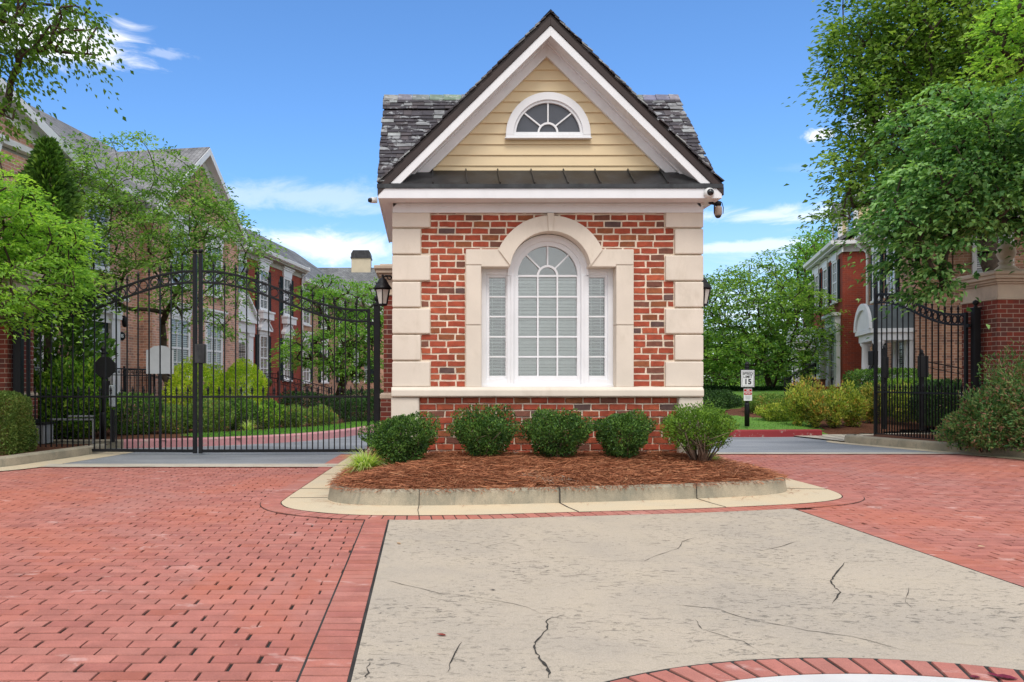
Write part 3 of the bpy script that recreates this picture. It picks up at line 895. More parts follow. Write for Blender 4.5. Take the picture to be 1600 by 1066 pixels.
# outer casings (left, right), mullions either side of the round-headed light
gx = {'l': (764.6, 790), 'c': (810, 900), 'r': (920, 945)}
def col(px0, px1, y0, y1, pt, pb): bx(px0, px1, pt, pb, y0, y1)
zs0, zs1 = 587.4, 433.8
for a, c in (('l', 0), ('r', 1)):
    g0, g1 = gx[a]
    col(g0 - 5, g0, 9.865, 9.915, 429, 594); col(g1, g1 + 5, 9.865, 9.915, 429, 594)           # sash stiles
    bx(g0, g1, zs0, 593, 9.866, 9.914); bx(g0, g1, 429.5, zs1, 9.866, 9.914)                     # rails
    o0, o1 = (746, g0 - 5) if a == 'l' else (g1 + 5, 968)
    col(o0, o1, 9.838, 9.93, 419, 604)
    i0, i1 = (g1 + 5, 803.5) if a == 'l' else (907.5, g0 - 5)
    col(i0, i1, 9.832, 9.93, 414, 604)
    m0, m1 = (798.4, 802.5) if a == 'l' else (908.4, 912.4)
    col(m0, m1, 9.815, 9.834, 430, 604)
    bx(746 if a == 'l' else i0, i1 if a == 'l' else 968, 413, 424, 9.840, 9.93)                  # head
    bx(o1 if a == 'l' else i1, i0 if a == 'l' else o0, 423.9, 429.6, 9.85, 9.93)
    bx(o1 if a == 'l' else i1, i0 if a == 'l' else o0, 592.9, 604, 9.842, 9.93)
g0, g1 = gx['c']
hw = .353
zsp = wz(431.5, 9.88); zbt = wz(587.4, 9.88)
fr.box(WC - .415, WC - hw, 9.86, 9.915, zbt - .08, zsp); fr.box(WC + hw, WC + .415, 9.86, 9.915, zbt - .08, zsp)
fr.box(WC - hw, WC + hw, 9.861, 9.914, zbt - .055, zbt)
fr.box(WC - .43, WC + .43, 9.845, 9.93, wz(604), zbt - .055)
fr.box(746 and WC - .85, WC + .84, 9.80, 9.845, wz(605.5, 9.8), wz(601.3, 9.8))
fr.ring((WC, 9.8875, zsp), (.36 + .415) / 2 + .002, .06, .055, n=36, a0=0, a1=math.pi)
fr.ring((WC, 9.88, zsp), .452, .075, .10, n=36, a0=0, a1=math.pi)
fr.ring((WC, 9.865, zsp), .475, .03, .10, n=36, a0=0, a1=math.pi)
fr.box(WC - .49, WC - .415, 9.831, 9.93, wz(604), zsp); fr.box(WC + .415, WC + .49, 9.831, 9.93, wz(604), zsp)
fw = part(fr, 'window', M['white'], bevel=.003)
mu = MB(); mw = .019
ry = [431.5, 464, 495.5, 526.5, 557.7]
for py in ry: zz = wz(py, 9.88); mu.box(WC - hw, WC + hw, 9.868, 9.895, zz - (mw/2 if py > 432 else .012), zz + (mw/2 if py > 432 else .012))
for i in (1, 2):
    xx = WC - hw + 2 * hw * i / 3; mu.box(xx - mw/2, xx + mw/2, 9.866, 9.893, zbt, zsp)
mu.ring((WC, 9.88, zsp), .118, .026, .028, n=20, a0=0, a1=math.pi)
for an in (45, 90, 135):
    a = R(an); mu.bar((WC + .125*math.cos(a), 9.881, zsp + .125*math.sin(a)), (WC + .365*math.cos(a), 9.881, zsp + .365*math.sin(a)), .018, .026, (0, 1, 0))
SL = {}
for a in 'lr':
    s0, s1 = wx(gx[a][0], 9.88), wx(gx[a][1], 9.88)
    for py in (464, 495, 526.5, 557.7): zz = wz(py, 9.88); mu.box(s0, s1, 9.872, 9.896, zz - .009, zz + .009)
part(mu, 'muntin', M['white'], fw)
gl = MB()
n = 24
poly = [(WC - hw - .006, zbt - .01), (WC + hw + .006, zbt - .01)] + [(WC + (hw+.012) * math.cos(math.pi * i / n), zsp + (hw+.012) * math.sin(math.pi * i / n)) for i in range(n + 1)]
gl.xz(poly, 9.897, 9.901)
part(gl, 'pane', M['glass'], fw)
for a in 'lr':
    g_ = MB(); g_.box(wx(gx[a][0], 9.9) - .01, wx(gx[a][1], 9.9) + .01, 9.899, 9.903, wz(588, 9.9), wz(433, 9.9)); part(g_, 'pane', M['glass'], fw)
def blinds(xa, xb, zb, zt, tilt):
    bl = MB(); z = zb; rr2 = random.Random(int(xa * 100))
    while z < zt:
        t = tilt + rr2.gauss(0, .05); d = .024
        y0 = 9.934
        bl.add([(xa, y0 - d*math.cos(t), z - d*math.sin(t)), (xb, y0 - d*math.cos(t), z - d*math.sin(t)), (xb, y0 + d*math.cos(t), z + d*math.sin(t)), (xa, y0 + d*math.cos(t), z + d*math.sin(t)),
                (xa, y0 - d*math.cos(t), z - d*math.sin(t) + .003), (xb, y0 - d*math.cos(t), z - d*math.sin(t) + .003), (xb, y0 + d*math.cos(t), z + d*math.sin(t) + .003), (xa, y0 + d*math.cos(t), z + d*math.sin(t) + .003)],
               [(0,1,2,3), (4,7,6,5), (0,4,5,1), (2,6,7,3)])
        z += .0405
    for x in (xa + .06, xb - .06): bl.box(x - .002, x + .002, 9.908, 9.909, zb, zt)
    part(bl, 'window_blind', M['blind'], fw)
blinds(WC - hw - .03, WC + hw + .03, zbt, zsp + .005, .80)
blinds(wx(gx['l'][0]) - .02, wx(gx['l'][1]) + .02, zbt, wz(432), .42)
blinds(wx(gx['r'][0]) - .02, wx(gx['r'][1]) + .02, zbt, wz(432), .34)

# frieze, cornice, metal apron
q = MB(); q.box(X0 - .006, X1 + .006, YF - .045, YF + .03, 3.176, 3.29); q.box(X0 - .006, X0 + .03, YF + .03, YB, 3.0, 3.29); q.box(X1 - .03, X1 + .006, YF + .03, YB, 3.0, 3.29)
part(q, 'frieze_board', M['white'], bevel=.003)
EX0, EX1 = -.508, 3.432
q = MB(); q.box(EX0 + .02, EX1 - .02, 9.405, 12.38, 3.292, 3.40)
part(q, 'soffit', M['white'])
q = MB(); q.box(EX0, EX1, 9.382, 9.405, 3.283, 3.398); q.box(EX0, EX0 + .02, 9.405, 12.38, 3.283, 3.398); q.box(EX1 - .02, EX1, 9.405, 12.38, 3.283, 3.398)
part(q, 'fascia_board', M['white'], bevel=.004)
q = MB(); q.box(EX0 - .012, EX1 + .012, 9.366, 9.395, 3.399, 3.445)
q.add([(EX0 - .01, 9.368, 3.445), (EX1 + .01, 9.368, 3.445), (EX1 - .25, 9.70, 3.685), (EX0 + .25, 9.70, 3.685)], [(0, 1, 2, 3)])
for x in (.12, .514, .89, 1.285, 1.667, 2.04, 2.43, 2.81):
    q.bar((x, 9.366, 3.452), (x, 9.70, 3.693), .014, .03)
part(q, 'metal_apron', M['bronze'])

# pediment: lap siding, rakes
TOPZ = 5.416; EAVEZ = 3.47; HWID = GC - EX0
slope = (TOPZ - EAVEZ) / HWID
def rtop(x): return TOPZ - abs(x - GC) * slope
q = MB(); q.xz([(GC - 1.62, 3.60), (GC + 1.62, 3.60), (GC, 5.24)], YF + .03, YF + .16)
part(q, 'gable_wall', M['siding'])
q = MB(); zb0 = 3.665; bh = .1262
for i in range(12):
    z0 = zb0 - .05 + i * bh; z1 = z0 + bh + .008
    h0 = max(0, (5.14 - z0)) + .05; h1 = max(0, (5.14 - z1)) + .05
    if z0 > 5.12: break
    q.add([(GC - h0, YF - .004, z0), (GC + h0, YF - .004, z0), (GC + h1, YF + .014, z1), (GC - h1, YF + .014, z1), (GC - h0, YF + .03, z0), (GC + h0, YF + .03, z0)],
          [(0, 1, 2, 3), (4, 5, 1, 0)])
part(q, 'lap_siding', M['siding'])
for s in (-1, 1):
    def rk(z_hi, z_lo, y0, y1, mat, name, xe=None, apex=None):
        # board between two lines parallel to the roof; z_* = drop below the roof top line
        xe_ = GC + s * (HWID - (xe or 0))
        m = MB()
        m.prism([(GC, y0, TOPZ - z_hi), (xe_, y0, rtop(xe_) - z_hi), (xe_, y0, rtop(xe_) - z_lo), (GC, y0, TOPZ - z_lo)], (0, y1 - y0, 0))
        return part(m, name, mat, bevel=.003)
    rk(.150, .268, 9.385, 9.412, M['white'], 'rake_board', xe=.085)
    rk(.055, .148, 9.372, 9.42, M['brownmetal'], 'rake_trim', xe=-.006)
    rk(.20, .235, 9.412, 9.66, M['white'], 'rake_soffit', xe=.1)
    rk(.19, .395, 9.655, 9.70, M['white'], 'rake_frieze', xe=.16)
    # small moulding in the corner
    rk(.232, .262, 9.61, 9.66, M['white'], 'rake_moulding', xe=.14)
# lunette
LZ = 4.094; LY = 9.64
q = MB(); q.ring((GC + .015, LY + .03, LZ), .455, .09, .06, n=32, a0=0, a1=math.pi); q.ring((GC + .015, LY + .045, LZ), .405, .05, .05, n=32, a0=0, a1=math.pi)
q.box(GC + .015 - .5, GC + .015 + .5, LY, LY + .07, LZ - .034, LZ + .0)
q.box(GC + .015 - .512, GC + .015 + .512, LY - .012, LY + .05, LZ - .048, LZ - .034)
q.box(GC + .015 - .41, GC + .015 + .41, LY + .022, LY + .07, LZ, LZ + .035)
lw = part(q, 'gable_window', M['white'], bevel=.003)
q = MB(); n = 24
q.xz([(GC + .015 + .40*math.cos(math.pi*i/n), LZ + .40*math.sin(math.pi*i/n)) for i in range(n+1)], LY + .053, LY + .058)
part(q, 'pane', M['gablepane'], lw)
q = MB(); q.ring((GC + .015, LY + .042, LZ + .03), .112, .022, .022, n=18, a0=0, a1=math.pi)
for an in (42, 90, 138):
    a = R(an); q.bar((GC + .015 + .118*math.cos(a), LY + .042, LZ + .03 + .118*math.sin(a)), (GC + .015 + .392*math.cos(a), LY + .042, LZ + .392*math.sin(a) + .01), .016, .02, (0, 1, 0))
part(q, 'muntin', M['white'], lw)

# roofs: decks and slates
q = MB()
for s in (-1, 1):
    xe = GC + s * (HWID + .004)
    q.prism([(GC, 9.40, TOPZ - .012), (xe, 9.40, rtop(xe) - .012), (xe, 9.40, rtop(xe) - .1), (GC, 9.40, TOPZ - .1)], (0, 3.0, 0))
YR, ZR = 10.89, 4.965
CX0, CX1 = -.50, 3.385
def ctop(y): return ZR - abs(y - YR) * (ZR - 3.47) / (YR - 9.40)
xv = (TOPZ - ZR) / slope
for s in (-1, 1):
    ye_ = YR + s * (YR - 9.40)
    for cx_, vx in ((CX0, GC - xv), (CX1, GC + xv)):
        q.prism([(cx_, ye_, 3.455), (cx_, YR, ZR - .014), (vx, YR, ZR - .014)], (0, 0, -.09))
part(q, 'roof_deck', M['brownmetal'])
rs = random.Random(8)
def slatecol():
    k = rs.random()
    c = (.042, .036, .042) if k < .58 else ((.07, .058, .062) if k < .8 else ((.17, .17, .175) if k < .93 else (.28, .29, .29)))
    f = rs.uniform(.8, 1.2); return tuple(v * f for v in c)
def slates(mb, org, u, v, W, L, rowh=.088, edge=0., keep=None):
    org = Vector(org); u = Vector(u).normalized(); v = Vector(v).normalized(); nrm = u.cross(v).normalized()
    nr = int(L / rowh) + 1
    for i in range(nr):
        x = -rs.uniform(0, .1) - edge
        while x < W + edge:
            wd = rs.uniform(.09, .19); xe = min(x + wd, W + edge + rs.uniform(0, .015)); x = max(x, -edge - rs.uniform(0, .015))
            if xe - x < .03: break
            lo = i * rowh + rs.gauss(0, .006); hi = min(lo + rowh * 1.7, L + .01)
            pc = org + u * ((x + xe) / 2) + v * ((lo + hi) / 2)
            if keep and not keep(pc): x = xe; continue
            t = rs.uniform(.008, .016); lift = .020 + rs.gauss(0, .002)
            p = lambda a, b_, h: org + u * a + v * b_ + nrm * h
            c = [p(x + .002, lo + rs.gauss(0, .004), lift), p(xe - .002, lo + rs.gauss(0, .004), lift), p(xe - .002, hi, .004), p(x + .002, hi, .004)]
            mb.add(c + [q_ - nrm * t for q_ in c], [(0, 1, 2, 3), (0, 4, 5, 1), (1, 5, 6, 2), (3, 7, 4, 0)], slatecol())
            x = xe
q = MB()
Lg = math.hypot(HWID, TOPZ - EAVEZ)
slates(q, (EX0, 12.42, EAVEZ), (0, -1, 0), (HWID, 0, TOPZ - EAVEZ), 3.04, Lg)
slates(q, (2 * GC - EX0, 9.37, EAVEZ), (0, 1, 0), (-HWID, 0, TOPZ - EAVEZ), 3.04, Lg)
Lc = math.hypot(YR - 9.40, ZR - 3.47)
slates(q, (CX0, 9.40, 3.47), (1, 0, 0), (0, YR - 9.40, ZR - 3.47), CX1 - CX0, Lc, edge=.01, keep=lambda p: p.z > rtop(p.x) - .05)
slates(q, (CX1, 2*YR - 9.40, 3.47), (-1, 0, 0), (0, -(YR - 9.40), ZR - 3.47), CX1 - CX0, Lc, edge=.01, keep=lambda p: p.z > rtop(p.x) - .05)
part(q, 'roof_slates', M['slate'], tint=True)
q = MB(); x = CX0 - .01; gapdone = False
while x < CX1:
    xe = min(x + rs.uniform(.16, .24), CX1 + .015); dz = rs.uniform(.0, .012)
    if abs((x + xe) / 2 - GC) < xv - .05:
        if not gapdone: part(q, 'ridge_cap', M['slate'], tint=True); q = MB(); gapdone = True
        x = xe; continue
    for s in (-1, 1):
        q.add([(x, YR, ZR + .035 + dz), (xe, YR, ZR + .03 + dz), (xe, YR + s*.085, ZR - .06 + dz), (x, YR + s*.085, ZR - .055 + dz),
               (x, YR, ZR + .018 + dz), (xe, YR, ZR + .013 + dz), (xe, YR + s*.085, ZR - .077 + dz), (x, YR + s*.085, ZR - .072 + dz)],
              [(0, 1, 2, 3), (3, 2, 6, 7), (0, 3, 7, 4), (1, 5, 6, 2)], tuple(v * rs.uniform(.8, 1.2) for v in (.20, .20, .20)))
    x = xe + .004
part(q, 'ridge_cap', M['slate'], tint=True); q = MB()
y = 9.37
while y < 12.4:
    ye_ = y + .2
    for s in (-1, 1):
        q.add([(GC, y, TOPZ + .03), (GC, ye_, TOPZ + .028), (GC + s*.09, ye_, TOPZ - .065), (GC + s*.09, y, TOPZ - .062)], [(0, 1, 2, 3)], (.05, .045, .05))
    y = ye_ + .003
part(q, 'ridge_cap', M['slate'], tint=True)

# ---- things fixed on the guardhouse
def lantern(x, y, ztop, wallx, label):
    t = empty('wall_lantern', (x, y, ztop - .38), 0, label, 'lantern', 'black carriage lanterns on the guardhouse')
    s = 1 if wallx > x else -1
    n = 6; rt = math.pi / 6
    gb = MB(); gb.lathe([(.058, .015), (.096, .195)], n=n, smooth=False, rot=rt); gb.build('lamp_glass', M['frost'], t)
    f = MB(); f.lathe([(.03, -.012), (.066, 0), (.066, .016), (.05, .018)], n=n, smooth=False, rot=rt)
    for k in range(n):
        a = 2*math.pi*k/n + rt
        f.bar((.060*math.cos(a), .060*math.sin(a), .01), (.099*math.cos(a), .099*math.sin(a), .198), .012, .012, (math.cos(a), math.sin(a), 0))
    f.lathe([(.099, .192), (.104, .2), (.099, .21)], n=n, smooth=False, rot=rt)
    f.build('lamp_frame', M['black'], t)
    c = MB(); c.lathe([(.118, .205), (.118, .214), (.085, .262), (.075, .27), (.075, .278), (.06, .3), (.052, .318), (.03, .34), (.012, .35), (.010, .365), (.016, .372), (.016, .380), (.004, .392)], n=18, rot=rt)
    c.build('lamp_cap', M['black'], t)
    m = MB(); d = abs(wallx - x)
    m.tube([(0, 0, .345), (s*d*.25, 0, .375), (s*d*.6, 0, .37), (s*d*.9, 0, .33), (s*(d-.01), 0, .30)], .011, 6)
    m.tube([(s*d*.3, 0, .372), (s*d*.45, 0, .33), (s*d*.62, 0, .325), (s*d*.7, 0, .35)], .008, 6)
    m.build('lamp_arm', M['black'], t)
    p_ = MB(); p_.box(min(s*(d-.016), s*d), max(s*(d-.016), s*d), -.05, .05, .23, .37); p_.build('wall_plate', M['black'], t, bevel=.005)
lantern(-.505, 10.4, 2.535, X0, 'black carriage lantern with frosted glass on the guardhouse corner beside the closed gate')
lantern(3.50, 10.25, 2.52, X1, 'black carriage lantern half hidden behind the guardhouse corner nearest the speed limit sign')
# turret camera on the fascia
t = empty('security_camera', P(1107.5, 302, 9.37), 0, 'round white turret camera with dark lens on the fascia of the guardhouse', 'security camera')
q = MB()
def yl(prof, m, n=24):
    k0 = len(m.v); m.lathe(prof, n=n); 
    for i in range(k0, len(m.v)):
        a, b_, c_ = m.v[i]; m.v[i] = (a, -c_, b_)
yl([(.058, 0), (.060, .012), (.056, .03), (.046, .05), (.040, .052)], q); q.build('housing', M['camwhite'], t)
q = MB(); yl([(.040, .045), (.038, .062), (.026, .076), (.004, .082)], q); q.build('lens', M['lens'], t)
# hanging camera
t = empty('security_camera', P(1122, 318, 9.62), 0, 'tan drum-shaped camera hanging from a black bracket under the guardhouse eave', 'security camera')
q = MB(); q.tube([(-.10, .02, .02), (-.05, 0, .0), (.0, 0, .0)], .020, 8); q.lathe([(.02, -.03), (.036, -.025), (.036, .018), (.015, .028)], n=16)
q.tube([(.012, 0, .02), (.045, 0, .01), (.062, 0, -.05), (.058, 0, -.12)], .005, 6); q.box(-.048, -.040, -.012, .012, -.12, -.02)
q.build('bracket', M['black'], t)
q = MB(); q.lathe([(.02, -.03), (.042, -.04), (.044, -.07), (.043, -.13), (.036, -.145)], n=18); q.build('housing', M['camtan'], t)
q = MB(); q.lathe([(.036, -.14), (.034, -.155), (.02, -.17), (.004, -.175)], n=18); q.build('dome', M['lens'], t)
t = empty('security_camera', P(583.5, 313, 9.75), 0, 'white bullet camera on the left end of the guardhouse eave', 'security camera')
q = MB(); q.tube([(.045, 0, .0), (.0, 0, .0), (-.03, -.02, -.004)], [.035, .036, .034], 14); q.build('housing', M['camwhite'], t, bevel=0)
q = MB(); q.tube([(-.03, -.02, -.004), (-.05, -.035, -.008)], [.030, .026], 14); q.build('lens', M['lens'], t)
# ------------------------------------------------------------------ gates, posts, piers
def make_leaf(loc, ang, L, label, lockx=None, plate=None):
    t = empty('gate_leaf', loc, ang, label, 'gate', 'black iron driveway gate leaves')
    zh, zm = 2.345, 2.965
    def zu(x):
        u = min(max((x - .12) / (L - .20), 0), 1); u = u * u * (3 - 2 * u) * .55 + .45 * u ** 1.15 * (1 if u < .5 else 1) if False else (.5 - .5 * math.cos(math.pi * u))
        return zh + (zm - zh) * u
    f = MB()
    f.box(0, .05, -.025, .025, .05, zh + .02); f.box(L - .06, L, -.03, .03, .03, zm + .26)
    f.box(.05, L - .06, -.022, .022, .045, .092); f.box(.05, L - .06, -.016, .016, .925, .957)
    n = 26
    for dz in (0, -.182):
        f.ribbon([(.04 + (L - .09) * i / n, 0, zu(.04 + (L - .09) * i / n) + dz) for i in range(n + 1)], .036, .034)
    f.lathe([(.03, 0), (.035, .012), (.016, .03), (.034, .05), (.040, .072), (.034, .095), (.004, .108)], L - .03, 0, zm + .255, 12)
    f.box(-.06, .0, -.02, .02, 2.1, 2.16); f.box(-.06, .0, -.02, .02, .28, .34)
    f.build('frame', M['black'], t, bevel=.003)
    np_ = 14; sp = (L - .11) / (np_ + 1)
    tip = MB(); tip.lathe([(.010, -.012), (.021, -.002), (.021, .010), (.010, .016), (.024, .034), (.016, .07), (.002, .118)], n=8)
    tipme = None
    def addtip(pk, x, z):
        nonlocal tipme
        if tipme is None:
            o = tip.build('spear_tip', M['black'], pk); tipme = o.data
        else:
            o = link('spear_tip', tipme, None, pk)
        o.location = (x, 0, z)
    for i in range(np_):
        x = .05 + sp * (i + 1); zt = zu(x) + .055
        p = MB(); p.box(x - .0095, x + .0095, -.0095, .0095, .09, zt); pk = p.build('picket', M['black'], t); addtip(pk, x, zt)
    for i in range(np_ + 1):
        x = .05 + sp * (i + .5)
        p = MB(); p.box(x - .0085, x + .0085, -.0085, .0085, .09, 1.0); pk = p.build('short_picket', M['black'], t); addtip(pk, x, 1.0)
    rme = None
    for i in range(np_ + 1):
        x = .05 + sp * (i + .5); zc = (zu(x) - .091)
        if rme is None:
            q = MB(); q.ring((0, 0, 0), .066, .014, .022, n=20); o = q.build('scroll_ring', M['black'], t); rme = o.data
        else: o = link('scroll_ring', rme, None, t)
        o.location = (x, 0, zc)
    if lockx is not None:
        q = MB(); q.box(lockx[0], lockx[1], -.07, .05, lockx[2], lockx[3]); q.build('lock_box', M['blackplate'] if lockx[4] else M['bronze'], t, bevel=.008)
    return t
def hinge(p0, p1): return math.atan2(p1[1] - p0[1], p1[0] - p0[0])
a0, a1 = (XX(42, 13.45), 13.45), (XX(307.6, 13.2), 13.2)
make_leaf((*a0, 0), hinge(a0, a1), math.dist(a0, a1), 'left leaf of the closed arched iron gate, in front of the big holly bush')
a2, a3 = (XX(578.5, 13.3), 13.3), (XX(310.6, 13.2), 13.2)
L2 = math.dist(a2, a3)
make_leaf((*a2, 0), hinge(a2, a3), L2, 'right leaf of the closed arched iron gate, with lock box, next to the guardhouse', lockx=(L2 - .11, L2 + .06, 1.48, 1.79, 0))
a4, a5 = (XX(1511, 14.3), 14.3), (XX(1367, 17.05), 17.05)
L3 = math.dist(a4, a5)
make_leaf((*a4, .03), hinge(a4, a5), L3, 'iron gate leaf swung open beside the right brick pier', lockx=(L3 - .01, L3 + .17, 1.50, 1.80, 1))
def post(x, y, h, label, z0=0, w=.13):
    t = empty('gate_post', (x, y, 0), 0, label, 'post', 'black steel gate posts')
    q = MB(); q.box(-w/2, w/2, -w/2, w/2, z0, h); q.box(-w/2 - .012, w/2 + .012, -w/2 - .012, w/2 + .012, h - .03, h); q.build('shaft', M['black'], t, bevel=.004)
    q = MB(); q.lathe([(.03, 0), (.03, .02), (.018, .03), (.04, .055), (.05, .085), (.042, .115), (.004, .135)], 0, 0, h, 14); q.build('ball_finial', M['black'], t)
post(XX(29, 13.45), 13.45, 2.50, 'black steel gate post with ball finial against the left brick pier', w=.125)
post(XX(589, 13.3), 13.3, 2.45, 'black steel gate post between the closed gate and the guardhouse', w=.10)
post(XX(1524.5, 14.22), 14.22, 2.47, 'black steel gate post with ball finial against the right brick pier', w=.11)

def pier(x0, x1, y0, y1, label, finial=True, base=0):
    cx, cy = (x0 + x1) / 2, (y0 + y1) / 2
    t = empty('gate_pier', (cx, cy, 0), 0, label, 'gate pier', 'brick gate piers')
    a, b_ = (x1 - x0) / 2, (y1 - y0) / 2
    q = MB(); q.box(-a, a, -b_, b_, 1.0, 2.58); q.box(-a - .05, a + .05, -b_ - .05, b_ + .05, 0, .9); q.build('brick_shaft', BR['pier'], t)
    q = MB(); q.prism([(-a - .06, -b_ - .06, .9), (a + .06, -b_ - .06, .9), (a + .06, b_ + .06, .9), (-a - .06, b_ + .06, .9)], (0, 0, .1)); q.build('water_table', M['stone2'], t, bevel=.02)
    q = MB(); q.box(-a + .01, a - .01, -b_ + .01, b_ - .01, 2.58, 2.84); q.box(-a - .02, a + .02, -b_ - .02, b_ + .02, 2.575, 2.605); q.build('stone_frieze', M['stone2'], t, bevel=.006)
    q = MB()
    for (e, z0, z1) in ((.03, 2.84, 2.875), (.07, 2.875, 2.92), (.12, 2.92, 2.985), (.15, 2.985, 3.045), (.06, 3.045, 3.075)):
        q.box(-a - e, a + e, -b_ - e, b_ + e, z0, z1)
    q.build('cap', M['stone2'], t, bevel=.012, segs=2)
    if finial:
        q = MB(); q.box(-.2, .2, -.2, .2, 3.075, 3.12)
        q.lathe([(.19, 0), (.18, .03), (.13, .07), (.10, .10), (.12, .13), (.12, .15), (.09, .17), (.12, .22), (.15, .30), (.14, .38), (.10, .45), (.05, .50), (.03, .53), (.004, .55)], 0, 0, 3.12, 20)
        q.build('stone_finial', M['stone2'], t)
pier(-7.66, -6.74, 13.3, 14.2, 'red brick pier with stone cap behind the clipped hedge at the far left')
pier(XX(599.5, 13.2), XX(599.5, 13.2) + .95, 13.2, 14.1, 'red brick pier mostly hidden behind the guardhouse wall', finial=False)
pier(9.72, 10.66, 13.84, 14.76, 'red brick pier with stone cap and urn finial at the right under the tree')
# garden wall running off from the right pier
wl = MB(); wl.box(10.66, 16, 14.1, 14.5, 0, 2.1)
o = wl.build('garden_wall', BR['pier']); tag(o, 'red brick garden wall running right from the pier behind the nandina', 'wall')
wl = MB(); wl.box(-16, -7.66, 13.55, 13.95, 0, 2.1)
o = wl.build('garden_wall', BR['pier']); tag(o, 'red brick garden wall running left from the pier behind the hedge', 'wall')

# ------------------------------------------------------------------ signs
def text(body, size, mat, parent, loc, bold=.0, spacing=1.0, name='lettering', wscale=1.0):
    cu = bpy.data.curves.new('t', 'FONT'); cu.body = body; cu.size = size; cu.align_x = 'CENTER'; cu.align_y = 'CENTER'
    cu.extrude = .0015; cu.offset = bold; cu.space_character = spacing
    ob = bpy.data.objects.new('t', cu); COL.objects.link(ob)
    bpy.context.view_layer.update()
    me = bpy.data.meshes.new_from_object(ob.evaluated_get(bpy.context.evaluated_depsgraph_get()))
    bpy.data.objects.remove(ob)
    me.transform(Matrix.Rotation(R(90), 4, 'X') @ Matrix.Scale(wscale, 4, (1, 0, 0)))
    me.materials.clear()
    o = link(name, me, mat, parent); o.location = loc
    return o
YS = 18.75
sx = XX(1168, YS); zg = .16
t = empty('speed_limit_sign', (sx, YS, zg), 0, 'white speed limit 15 sign above a small red and white sign', 'road sign')
q = MB(); q.tube([(0, .03, 0), (0, .03, ZZ(574, YS) - zg)], .042, 12); q.lathe([(.055, 0), (.055, .5), (.045, .54)], 0, .03, 0, 12)
q.lathe([(.05, 0), (.055, .02), (.03, .04), (.05, .07), (.05, .10), (.02, .13), (.004, .15)], 0, .03, ZZ(575, YS) - zg, 12)
q.build('post', M['black'], t)
def zz(py): return ZZ(py, YS) - zg
wS = (1178.0 - 1157.6) / F * YS / 2
xo = XX(1167.6, YS) - sx
q = MB(); q.box(xo - wS - .02, xo + wS + .02, -.024, -.018, zz(604.8) - .02, zz(578.6) + .02); q.build('sign_back', M['black'], t, bevel=.01)
q = MB(); q.box(xo - wS, xo + wS, -.03, -.0245, zz(604.8), zz(578.6)); sp = q.build('sign_plate', M['signwhite'], t, bevel=.012)
# thin black border line
q = MB()
for e in (.018,):
    x0, x1, z0, z1 = xo - wS + e, xo + wS - e, zz(604.8) + e, zz(578.6) - e
    for bx_ in ((x0, x1, z0, z0 + .006), (x0, x1, z1 - .006, z1), (x0, x0 + .006, z0, z1), (x1 - .006, x1, z0, z1)):
        q.box(bx_[0], bx_[1], -.0325, -.0312, bx_[2], bx_[3])
q.build('border', M['ink'], sp)
text('SPEED', .082, M['ink'], sp, (xo, -.0325, zz(583.9)), .0012, 1.05)
text('LIMIT', .082, M['ink'], sp, (xo, -.0325, zz(589.0)), .0012, 1.05)
text('15', .165, M['ink'], sp, (xo, -.0325, zz(596.8)), .005, 1.05)
q = MB(); x0, x1 = XX(1161.3, YS) - sx, XX(1174.3, YS) - sx
q.box(x0, x1, -.03, -.0245, zz(626.4), zz(607.6)); sp2 = q.build('small_sign_plate', M['signwhite'], t, bevel=.006)
q = MB(); q.box(x0 + .008, x1 - .008, -.0318, -.0306, zz(612.0), zz(608.3)); q.box(x0 + .008, x1 - .008, -.0318, -.0306, zz(617.0), zz(613.3)); q.build('red_panel', M['red'], sp2)
xm = (x0 + x1) / 2
text('NO', .042, M['signwhite'], sp2, (xm, -.0335, zz(610.1)), .0015)
text('FIRE LANE', .028, M['signwhite'], sp2, (xm, -.0335, zz(615.2)), .0008, 1, wscale=.92)
q = MB()
for i, py in enumerate((618.8, 620.4, 622.0, 623.6)):
    k = (.9, .75, .85, .6)[i]; q.box(xm - (xm - x0 - .02) * k, xm + (xm - x0 - .02) * k, -.0318, -.0306, zz(py) - .004, zz(py) + .004)
q.build('fine_print', M['greybox'], sp2)

def octagon(r): return [(r * math.cos(R(22.5 + 45 * i)), r * math.sin(R(22.5 + 45 * i))) for i in range(8)]
YO = 14.9
t = empty('stop_sign', (XX(160, YO), YO, .13), 0, 'black back of an octagonal road sign on a finial post behind the closed gate', 'road sign')
q = MB(); q.tube([(0, .04, 0), (0, .04, ZZ(551, YO) - .13)], .035, 10); q.lathe([(.04, 0), (.045, .02), (.02, .04), (.05, .075), (.045, .11), (.012, .14), (.012, .16), (.004, .18)], 0, .04, ZZ(553, YO) - .13, 12)
q.lathe([(.055, 0), (.055, .45), (.04, .5)], 0, .04, 0, 10); q.build('post', M['black'], t)
q = MB(); zc = ZZ(574, YO) - .13; xo = XX(164, YO) - XX(160, YO)
q.xz([(xo + x, zc + z) for x, z in octagon(.205)], -.012, .0); q.build('sign_plate', M['blackplate'], t)
q = MB(); x1 = XX(167.5, YO) - XX(160, YO); q.box(x1 - .055, x1 + .055, -.012, 0, ZZ(618, YO) - .13, ZZ(595, YO) - .13); q.build('lower_plate', M['blackplate'], t, bevel=.005)
YO = 14.3
t = empty('intercom_stand', (XX(176, YO), YO, .13), 0, 'slim grey keypad stand behind the gate beside the black octagonal sign', 'keypad stand')
q = MB(); q.box(-.035, .035, -.03, .03, 0, ZZ(640, YO) - .13); q.build('stand', M['blackplate'], t, bevel=.006)
q = MB(); q.box(-.05, .05, -.05, .03, ZZ(636, YO) - .13, ZZ(602, YO) - .13); q.build('keypad_box', M['galv'], t, bevel=.015)
YO = 13.75
